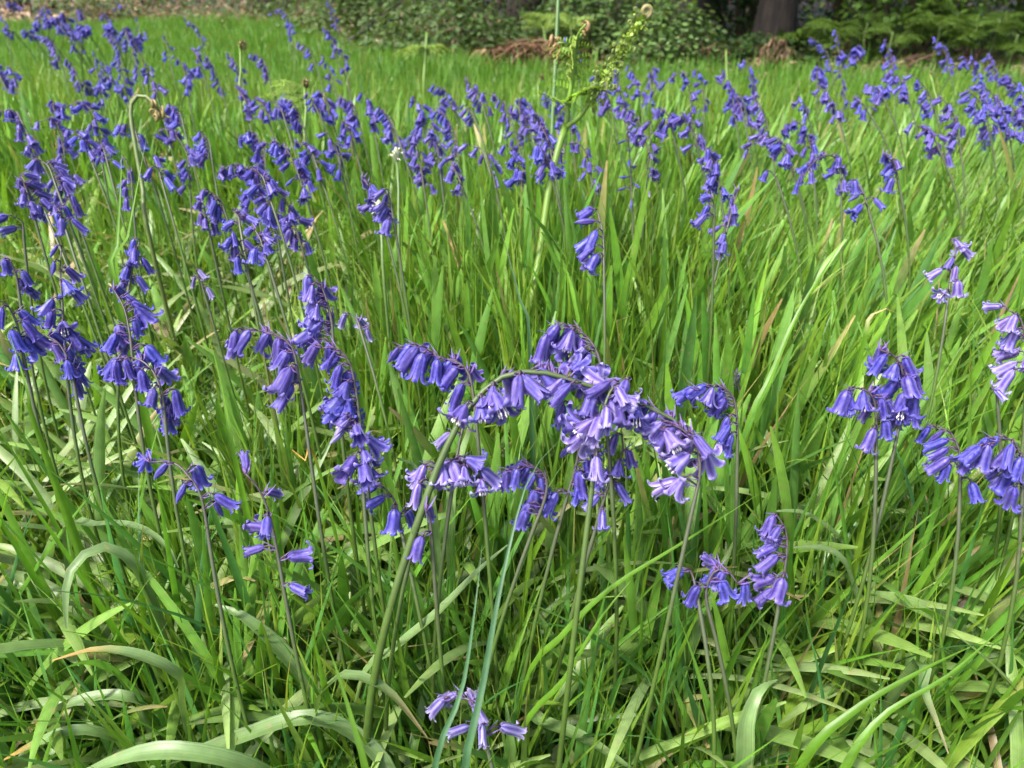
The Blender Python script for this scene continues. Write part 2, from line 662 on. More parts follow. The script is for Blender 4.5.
G = [
    upright('meadow_grass', 3100, 6, 0.016, 0.18, 1.35, h_near, 0.0036, 0.0098, 8, 3, 0.13, keep_near, straw=0.012),
    upright('meadow_grass', 5900, 6, 0.022, 1.25, 3.1, h_near, 0.0060, 0.0125, 6, 3, 0.14, straw=0.010),
    upright('meadow_grass', 9500, 7, 0.042, 2.9, 7.5, lambda x, y: np.interp(y, [3, 4.5, 7], [0.25, 0.18, 0.17]) * (1 + 0.16 * noise2(x, y, 2.2, 8)), 0.006, 0.011, 4, 2, 0.15,
            lambda x, y: np.where(y < np.interp(x, EDGE_X, EDGE_Y), 1.0, 0.04),
            [(0.090, 0.225, 0.024), (0.108, 0.250, 0.026), (0.074, 0.195, 0.024), (0.135, 0.260, 0.034)], 0.5),
    upright('meadow_grass', 1650, 4, 0.014, 0.38, 2.3, lambda x, y: h_near(x, y) * 0.98, 0.0075, 0.0132, 9, 3, 0.12,
            lambda x, y: np.where(y < 0.55, 0.55, np.where((x < -0.2) & (y < 1.6), 0.35, 1.0)),
            [(0.118, 0.266, 0.026), (0.150, 0.302, 0.034), (0.096, 0.232, 0.030), (0.130, 0.262, 0.052), (0.080, 0.202, 0.044)], 0.35, 0.7, 0.003, 'strap', M_STRAP),
    upright('meadow_grass', 260, 2, 0.02, 0.30, 0.50, lambda x, y: np.interp(y, [0.30, 0.36, 0.44, 0.5], [0.23, 0.30, 0.37, 0.40]), 0.0060, 0.0105, 12, 3, 0.30,
            lambda x, y: np.where(np.abs(x) < 0.6, 1.0, 0.3), [(0.104, 0.262, 0.024), (0.134, 0.292, 0.030), (0.082, 0.225, 0.030), (0.064, 0.190, 0.052)], 0.3, 0.9, 0.0),
    upright('thin_grass', 1000, 8, 0.03, 0.16, 1.5, lambda x, y: np.interp(y, [0.15, 0.4, 0.7, 1.5], [0.08, 0.15, 0.26, 0.30]), 0.0014, 0.0028, 7, 2, 0.25,
            lambda x, y: np.where((x < -0.42) & (y < 0.62), 0.5, 0.9), straw=0.07),
]
for o in G:
    tag(o, 'dense upright bright green grass blades of the meadow' if o.name.startswith('meadow') else 'thin fine grass stalks between the broader blades', None, None, 'stuff')


# a thick tuft in front of the tall fern's foot
n_ = 70
x_, y_ = RNG.normal(0.035, 0.030, n_), RNG.uniform(0.70, 0.92, n_)
ti_ = pick(GREEN, n_, 0.15)
G_ = blades_mesh('meadow_grass', x_, y_, RNG.uniform(0, 2 * PI, n_), np.abs(RNG.normal(0, 0.12, n_)), np.abs(RNG.normal(0.2, 0.2, n_)), RNG.uniform(0.33, 0.43, n_),
                 RNG.uniform(0.005, 0.0105, n_), ti_, tips(ti_, 0.03), 9, 3, 0.16, RNG.normal(0, 0.6, n_), 'grass', M_GRASS)
tag(G_, 'thick bright green tuft around the foot of the tall fern', None, None, 'stuff')


def floppy():
    """matted strap leaves lying over one another near the camera and at the left"""
    def keep(x, y):
        k = np.full_like(x, 0.22)
        k[(x < -0.15) & (y < 1.9)] = 0.9
        k[y < 0.72] = 1.0
        k[(x > 0.35) & (y > 0.6)] = 0.45
        k[(x < -0.45) & (y < 0.55)] = 0.35
        return k
    bx, by, idx, X, Y = tufted(1200, 4, 0.022, 0.20, 2.1, 0.8, keep)
    n = len(bx)
    az = RNG.uniform(0, 2 * PI, n)
    th0 = RNG.uniform(0.25, 0.85, n)
    bend = RNG.uniform(0.5, 1.7, n)
    L = RNG.uniform(0.15, 0.34, n) * np.interp(by, [0.2, 0.45], [0.6, 1])
    W = RNG.uniform(0.006, 0.0130, n) * np.interp(by, [0.2, 0.5], [0.5, 1])
    tint = pick(GLAUC, n, 0.2)
    d = RNG.uniform(0, 1, n) < 0.04
    tint[d] = np.array([0.34, 0.27, 0.14]) * RNG.uniform(0.6, 1.1, (d.sum(), 1))
    ob = blades_mesh('strap_foliage', bx, by, az, th0, bend, L, W, tint, tips(tint, 0.16), 15, 3, 0.14, RNG.normal(0, 0.35, n), 'strap', M_STRAP)
    tag(ob, 'matted mass of pale green strap leaves lying over the soil', None, None, 'stuff')
    # paler, half-dry leaves lying matted in the left middle ground
    n = 900
    x, y = RNG.uniform(-1.15, -0.12, n), RNG.uniform(0.72, 1.9, n)
    tint = pick([(0.20, 0.27, 0.10), (0.17, 0.26, 0.075), (0.25, 0.29, 0.13), (0.14, 0.24, 0.05)], n, 0.15)
    d = RNG.uniform(0, 1, n) < 0.07
    tint[d] = np.array([0.42, 0.34, 0.18]) * RNG.uniform(0.7, 1.1, (d.sum(), 1))
    ob = blades_mesh('strap_foliage', x, y, RNG.uniform(0, 2 * PI, n), RNG.uniform(0.3, 0.8, n), RNG.uniform(0.6, 1.6, n), RNG.uniform(0.20, 0.36, n),
                     RNG.uniform(0.006, 0.0125, n), tint, tips(tint, 0.15), 14, 3, 0.16, RNG.normal(0, 0.4, n), 'strap', M_STRAP)
    tag(ob, 'pale half-dry strap leaves lying matted at the left', None, None, 'stuff')
    # longer pale leaves of the bluebells themselves, bowed over one another in the foreground
    n = 880
    x, y = RNG.uniform(-0.62, 0.70, n), RNG.uniform(0.28, 0.80, n)
    tint = pick([(0.165, 0.260, 0.078), (0.145, 0.250, 0.055), (0.200, 0.290, 0.105), (0.125, 0.235, 0.040)], n, 0.12)
    ob = blades_mesh('strap_foliage', x, y, RNG.uniform(0, 2 * PI, n), RNG.uniform(0.1, 0.55, n), RNG.uniform(0.7, 1.9, n), RNG.uniform(0.22, 0.36, n) * np.interp(y, [0.3, 0.5], [0.72, 1]),
                     RNG.uniform(0.0070, 0.0125, n) * np.interp(y, [0.28, 0.45], [0.75, 1]), tint, tips(tint, 0.14), 15, 3, 0.2, RNG.normal(0, 0.45, n), 'strap', M_STRAP)
    tag(ob, 'pale bluebell leaves bowed over one another in the foreground', None, None, 'stuff')
    # low dark undergrowth
    n = 19000
    y = RNG.uniform(0.16, 2.2, n)
    x = RNG.uniform(-1, 1, n) * (0.7 * y + 0.8)
    k = RNG.uniform(0, 1, n) < np.where((x < -0.42) & (y < 0.56), 0.22, 0.8)
    x, y = x[k], y[k]
    n = len(x)
    tint = pick(GREEN + GLAUC, n, 0.25) * 0.85
    d = RNG.uniform(0, 1, n) < 0.13
    tint[d] = np.array([0.30, 0.21, 0.10]) * RNG.uniform(0.5, 1.2, (d.sum(), 1))
    ob = blades_mesh('short_grass', x, y, RNG.uniform(0, 2 * PI, n), RNG.uniform(0.1, 1.1, n), RNG.uniform(0.2, 1.3, n), RNG.uniform(0.05, 0.15, n),
                     RNG.uniform(0.0018, 0.006, n), tint, None, 5, 2, 0.1, RNG.normal(0, 0.5, n), 'grass', M_GRASS)
    tag(ob, 'short mixed grass growing close to the soil', None, None, 'stuff')


floppy()


def litter():
    mb = MB()

    def flake(x, y, z, L, W, c, tilt=0.5, up=False):
        az = random.uniform(0, 2 * PI)
        a = np.array([math.cos(az), math.sin(az), random.uniform(-tilt, tilt)])
        pts = [np.array([x, y, z]) + a * L * (s - 0.5) + np.array([0, 0, 0.25 * L * (1 - (2 * s - 1) ** 2)]) for s in (0, .25, .5, .75, 1)]
        ribbon(mb, pts, np.array([0.15, 0.8, 1, 0.7, 0.05]) * W, c, fold=random.uniform(-0.2, 0.3))
    for i in range(900):
        y = random.uniform(0.25, 1.6)
        x = random.uniform(-1, 1) * (0.7 * y + 0.2)
        if random.random() < 0.45:
            x, y = random.gauss(-0.50, 0.09), random.gauss(0.47, 0.08)
        c = np.array(random.choice([(0.30, 0.20, 0.10), (0.22, 0.13, 0.07), (0.40, 0.31, 0.18), (0.16, 0.09, 0.05), (0.34, 0.24, 0.17)])) * random.uniform(0.7, 1.2)
        if random.random() < 0.5:
            flake(x, y, float(ground_h(x, y)) + random.uniform(0.004, 0.016), random.uniform(0.04, 0.12), random.uniform(0.002, 0.004), c, 0.15)
        else:
            flake(x, y, float(ground_h(x, y)) + random.uniform(0.004, 0.014), random.uniform(0.015, 0.035), random.uniform(0.008, 0.018), c, 0.4)
    for i in range(5200):
        y = random.uniform(4.1, 12)
        x = random.uniform(-1, 1) * (0.72 * y + 0.5)
        edge = np.interp(x, EDGE_X, EDGE_Y) - 0.1
        if y < edge:
            continue
        c = np.array(random.choice([(0.30, 0.20, 0.13), (0.24, 0.15, 0.09), (0.38, 0.27, 0.19), (0.18, 0.11, 0.07)])) * random.uniform(0.7, 1.2)
        flake(x, y, float(ground_h(x, y)) + max(0, y - 12) * 0.01 + random.uniform(0.01, 0.05), random.uniform(0.06, 0.14), random.uniform(0.03, 0.07), c, 0.6)
    tag(mb.build('leaf_litter', M_LITTER), 'dry brown leaves and straw lying on the soil', None, None, 'stuff')


litter()


# ------------------------------------------------------------------ bluebell flowers
def bell_verts(kind):
    """one flower hanging along -Z from its stalk; length 1"""
    mb = MB()
    K, A = 11, 5
    bend, baz = random.uniform(0.0, 0.22), random.uniform(0, 2 * PI)
    sq = random.uniform(0.84, 1.0)
    for p in range(6):
        outer = p % 2
        a0 = p * PI / 3
        rnd = random.uniform(-1, 1)
        tw, ln_, rip = random.gauss(0, 0.16), random.uniform(0.92, 1.05), random.uniform(0, 2 * PI)
        path = []
        for i in range(K):
            t = i / (K - 1)
            if kind == 'bud':
                r = 0.17 * math.sin(PI * min(0.97, 0.12 + 0.86 * t)) ** 0.8
                z = -t
                w = 1.12
            elif kind == 'tube':
                r = float(np.interp(t, [0, 0.07, 0.2, 0.5, 0.78, 0.9, 1], [0.06, 0.16, 0.21, 0.225, 0.235, 0.30, 0.38]))
                z = -float(np.interp(t, [0, 0.78, 0.9, 1], [0, 0.90, 0.985, 0.965]))
                w = float(np.interp(t, [0, 0.62, 0.8, 0.93, 1], [1.16, 1.12, 0.80, 0.42, 0.06]))
            elif kind == 'bell':
                r = float(np.interp(t, [0, 0.07, 0.2, 0.45, 0.68, 0.8, 0.91, 1], [0.06, 0.18, 0.235, 0.25, 0.285, 0.38, 0.49, 0.50]))
                z = -float(np.interp(t, [0, 0.68, 0.8, 0.91, 1], [0, 0.83, 0.94, 0.92, 0.80]))
                w = float(np.interp(t, [0, 0.55, 0.75, 0.9, 1], [1.16, 1.1, 0.80, 0.50, 0.08]))
            else:   # open: wide star
                r = float(np.interp(t, [0, 0.1, 0.3, 0.5, 0.75, 0.9, 1], [0.06, 0.17, 0.26, 0.38, 0.58, 0.66, 0.64]))
                z = -float(np.interp(t, [0, 0.3, 0.5, 0.75, 0.9, 1], [0, 0.42, 0.62, 0.70, 0.64, 0.56]))
                w = float(np.interp(t, [0, 0.4, 0.6, 0.85, 1], [1.16, 0.95, 0.66, 0.42, 0.06]))
            r *= 1.0 + 0.03 * outer + (0.20 * rnd * t * t * (0.3 if kind == 'bud' else 1)) + 0.03 * math.sin(9 * t + rip)
            path.append((r, z * (ln_ if t > 0.5 else 1.0) + 0.08 * rnd * max(0, t - 0.6), w))
        v, ac, al, f = [], [], [], []
        for i, (r, z, w) in enumerate(path):
            for j in range(A):
                q = (j / (A - 1)) * 2 - 1
                ang = a0 + q * w * PI / 6 + tw * (i / (K - 1)) ** 2
                # keel: the middle of each tepal stands proud, the edges tuck in
                rr = r * (1 + 0.07 * (1 - q * q) - 0.05 * abs(q) * (1 - outer))
                zz = z + (0.05 * q * q * r if i > K * 0.7 else 0)
                kx = bend * zz * zz
                v.append((rr * math.cos(ang) + kx * math.cos(baz), rr * sq * math.sin(ang) + kx * math.sin(baz), zz))
                ac.append((q + 1) / 2)
                al.append(i / (K - 1))
        for i in range(K - 1):
            for j in range(A - 1):
                f.append((i * A + j, i * A + j + 1, (i + 1) * A + j + 1, (i + 1) * A + j))
        mb.add(v, f, (0.2, 0.2, 0.6), ac, al)
    return mb


NVAR = 7
BELLS, PROTO = {}, {}
for kind in ('bud', 'tube', 'bell', 'open'):
    for var in range(NVAR):
        mbk = bell_verts(kind)
        PROTO[(kind, var)] = mbk
        for pal in M_PETAL:
            BELLS[(kind, var, pal)] = mbk.mesh('flower', M_PETAL[pal])
mb = MB()
for k in range(6):
    a = k * PI / 3 + 0.3
    d = np.array([math.cos(a), math.sin(a), 0])
    pts = [d * 0.06 + np.array([0, 0, -0.12]), d * 0.12 + np.array([0, 0, -0.4]), d * 0.14 + np.array([0, 0, -0.62])]
    tube(mb, pts, [0.016, 0.016, 0.014], (0.7, 0.7, 0.7), 4)
    e = d * 0.145 + np.array([0, 0, -0.62])
    tube(mb, [e, e + np.array([0, 0, -0.05]), e + np.array([0, 0, -0.12])], [0.018, 0.04, 0.012], (0.7, 0.7, 0.7), 5)
STAMEN_MESH = mb.mesh('stamens', M_STAMEN)

GRP = 'bluebells flowering in the meadow'
PURPLE = np.array((0.060, 0.036, 0.058))
STEMG = np.array((0.055, 0.098, 0.016))


def rotz_to(axis, spin):
    q = Vector((0, 0, -1)).rotation_difference(Vector(axis))
    return q.to_matrix().to_4x4() @ Matrix.Rotation(spin, 4, 'Z')


def side_vec(side):
    az = {'L': PI, 'R': 0.0, 'T': -PI / 2, 'A': PI / 2}.get(side)
    if az is None:
        az = random.uniform(0, 2 * PI)
    else:
        az += random.gauss(0, 0.62)
    return np.array([math.cos(az), math.sin(az), 0])


def plan_flower(pts, n, side='B', h=None, d=None, s0=0.1, size=1.0, pal='deep', style='n', r=None, tilt=None, dy=None, thick=1.0, base=None, purple=1.0):
    """world geometry of one bluebell: (stem path, radii, tints, pedicels, bells)"""
    ap = min(p[1] for p in pts)
    if d is None:
        if h is None:
            h = float(np.interp(ap, [-10, 60, 350, 500, 700], [0.46, 0.45, 0.44, 0.36, 0.25])) + random.uniform(-0.022, 0.022)
        d = depth_for(ap, h)
    dyv = random.uniform(-0.012, 0.012) if dy is None else dy
    m = len(pts)
    wp = [P(x, y, d + dyv * (i / max(1, m - 1)) ** 1.5) for i, (x, y) in enumerate(pts)]
    if m == 1:
        wp = [wp[0] - np.array([0, 0, 0.03]), wp[0]]
    up = spline(wp, 18)
    tan = norm(up[1] - up[0])
    p0 = up[0]
    if base is None:
        k = p0[2]
        lean_back = 0.05 if d < 0.7 else 0.02
        off = tan * k * 0.45 / max(0.35, tan[2]) if tan[2] > 0.1 else np.array([tan[0] * 0.05, 0, 0])
        off[2] = 0
        if np.linalg.norm(off) > 0.07:
            off = norm(off) * 0.07
        bx, by = p0[0] - off[0], p0[1] - off[1] + lean_back
    else:
        bx, by = p0[0] + base[0], p0[1] + base[1]
    B = np.array([bx, by, float(ground_h(bx, by)) - 0.006])
    ctrl = p0 - tan * np.linalg.norm(p0 - B) * 0.5
    s = np.linspace(0, 1, 12)[:, None]
    low = B * (1 - s) ** 2 + 2 * ctrl * s * (1 - s) + p0 * s ** 2
    path = np.vstack([low[:-1], up])
    rr0 = (0.00145 if r is None else r) * thick
    rad = np.concatenate([np.linspace(rr0 * 1.15, rr0, 11), np.linspace(rr0, rr0 * 0.36, 18)])
    f = np.concatenate([np.clip(np.linspace(-2.2, 0.45, 11), 0, 1), np.linspace(0.45, 1, 18)])[:, None] * purple
    tints = STEMG * (1 - f) + PURPLE * f
    bells = []
    cumd = np.concatenate([[0], np.cumsum(np.linalg.norm(np.diff(up, axis=0), axis=1))])
    for i in range(n):
        s_ = s0 + (1 - s0) * (i + 0.5 + random.uniform(-0.25, 0.25)) / n
        if i == n - 1:
            s_ = 1.0
        q = np.array([np.interp(s_ * cumd[-1], cumd, up[:, k]) for k in range(3)])
        sv_ = side_vec(side)
        youth = s_
        sz = size * random.uniform(0.82, 1.12) * (1.0 - 0.12 * youth)
        ped = (0.0085 - 0.0045 * youth) * random.uniform(0.8, 1.5) * size
        if tilt is None:
            ti = random.uniform(0.05, 1.15)
        else:
            ti = random.gauss(tilt, 0.28)
        axis = norm(np.array([0, 0, -math.cos(ti)]) + sv_ * math.sin(ti))
        e = q + sv_ * ped + np.array([0, 0, 0.25 * ped])
        mid = q + sv_ * ped * 0.55 + np.array([0, 0, 0.45 * ped])
        if style == 'bud':
            kd = 'bud'
        elif style == 'open':
            kd = random.choice(['open', 'open', 'bell', 'tube'])
        elif style == 'tube':
            kd = random.choice(['tube', 'tube', 'bell'])
        else:
            kd = random.choice(['bell', 'bell', 'bell', 'bell', 'tube', 'tube', 'open'] if d < 0.75 else ['bell', 'bell', 'bell', 'tube'])
            if youth > 0.9 and random.random() < 0.4:
                kd = 'tube'
        if style != 'bud' and random.random() < 0.07 and n > 4:
            kd, fade = 'bud', True
        else:
            fade = False
        ln = 0.0205 * sz * (0.78 if kd == 'bud' else 1.0)
        pl = 'faded' if fade else random.choice(['deep'] * 6 + ['dark', 'violet', 'violet']) if pal == 'deep' else random.choice(['pale'] * 4 + ['violet']) if pal == 'pale' else pal
        if kd == 'bud' and pal == 'deep':
            pl = 'dark'
        bells.append((kd, random.randrange(NVAR), pl, e, axis, random.uniform(0, 2 * PI), ln, (q, mid, e)))
    return B, path, rad, tints, bells


def stem_into(mb, B, path, rad, tints, bells, sides=7, bracts=True, mi=0):
    tube(mb, path - B, rad, tints, sides, mi)
    for bl in bells:
        q, mid, e = bl[7]
        tube(mb, np.array([q, mid, e]) - B, [0.0007, 0.0006, 0.0009], PURPLE, 4, mi)
        if bracts:
            sd_ = norm(e - q)
            o_ = np.array([-sd_[1], sd_[0], 0]) * 0.3
            for g in (-1, 1):
                t1 = q - B
                ribbon(mb, [t1, t1 + (sd_ * 0.6 + o_ * g) * 0.006, t1 + (sd_ + o_ * g) * 0.011 + np.array([0, 0, 0.002])],
                       np.array([0.0016, 0.0014, 0.0002]), (0.12, 0.07, 0.22), mi=mi)


N_LEAF = 0


def strap_leaf(root, n, rng=(0.17, 0.30)):
    for k in range(n):
        az = random.uniform(0, 2 * PI)
        L = random.uniform(*rng)
        th, bend = random.uniform(0.1, 0.6), random.uniform(0.4, 1.9)
        pts, p = [], np.array([0.004 * math.cos(az), 0.004 * math.sin(az), 0.0])
        S = 14
        for i in range(S + 1):
            pts.append(p.copy())
            a = th + bend * (i / S) ** 1.4
            p = p + np.array([math.sin(a) * math.cos(az), math.sin(a) * math.sin(az), math.cos(a)]) * L / S
            p[2] = max(p[2], 0.008)
        s = np.linspace(0, 1, S + 1)
        w = random.uniform(0.007, 0.0115) * (0.6 + 0.5 * np.sqrt(s)) * np.clip((1 - s) * 5, 0.06, 1) ** 0.6
        c = np.array(random.choice(GLAUC)) * random.uniform(0.85, 1.2)
        tn = np.repeat(c[None], S + 1, 0)
        if random.random() < 0.3:
            m_ = np.clip((s - 0.86) / 0.1, 0, 1)[:, None]
            tn = tn * (1 - m_) + np.array((0.42, 0.30, 0.12)) * m_
        mb = MB()
        ribbon(mb, pts, w, tn, fold=0.16, twist=random.gauss(0, 0.5))
        mb.build('leaf', M_STRAP, root)


def bluebell(label, pts, n, leaves=0, **kw):
    B, path, rad, tints, bells = plan_flower(pts, n, **kw)
    root = empty('bluebell', B, label, 'bluebell', GRP)
    mb = MB()
    stem_into(mb, B, path, rad, tints, bells)
    mb.build('stem', M_STEM, root)
    for kd, var, pl, e, axis, spin, ln, _ in bells:
        wd = random.uniform(0.80, 1.02)
        ob = bpy.data.objects.new('flower', BELLS[(kd, var, pl)])
        col.objects.link(ob)
        ob.parent = root
        ob.matrix_basis = Matrix.Translation(Vector(e - B)) @ rotz_to(axis, spin) @ Matrix.Diagonal((ln * wd, ln * wd * 0.92, ln, 1))
        if kd == 'open':
            s_ = bpy.data.objects.new('stamens', STAMEN_MESH)
            col.objects.link(s_)
            s_.parent = ob
    if leaves:
        strap_leaf(root, leaves)
    return root


def bell_block(mb, B, bells, slot):
    for kd, var, pl, e, axis, spin, ln, _ in bells:
        src, wd = PROTO[(kd, var)], random.uniform(0.80, 1.0)
        M = Matrix.Translation(Vector(e - B)) @ rotz_to(axis, spin) @ Matrix.Diagonal((ln * wd, ln * wd * 0.92, ln, 1))
        R = np.array(M)
        v = np.array(src.v) @ R[:3, :3].T + R[:3, 3]
        mb.add(v, src.f, (0.2, 0.2, 0.6), src.a, src.l, slot)


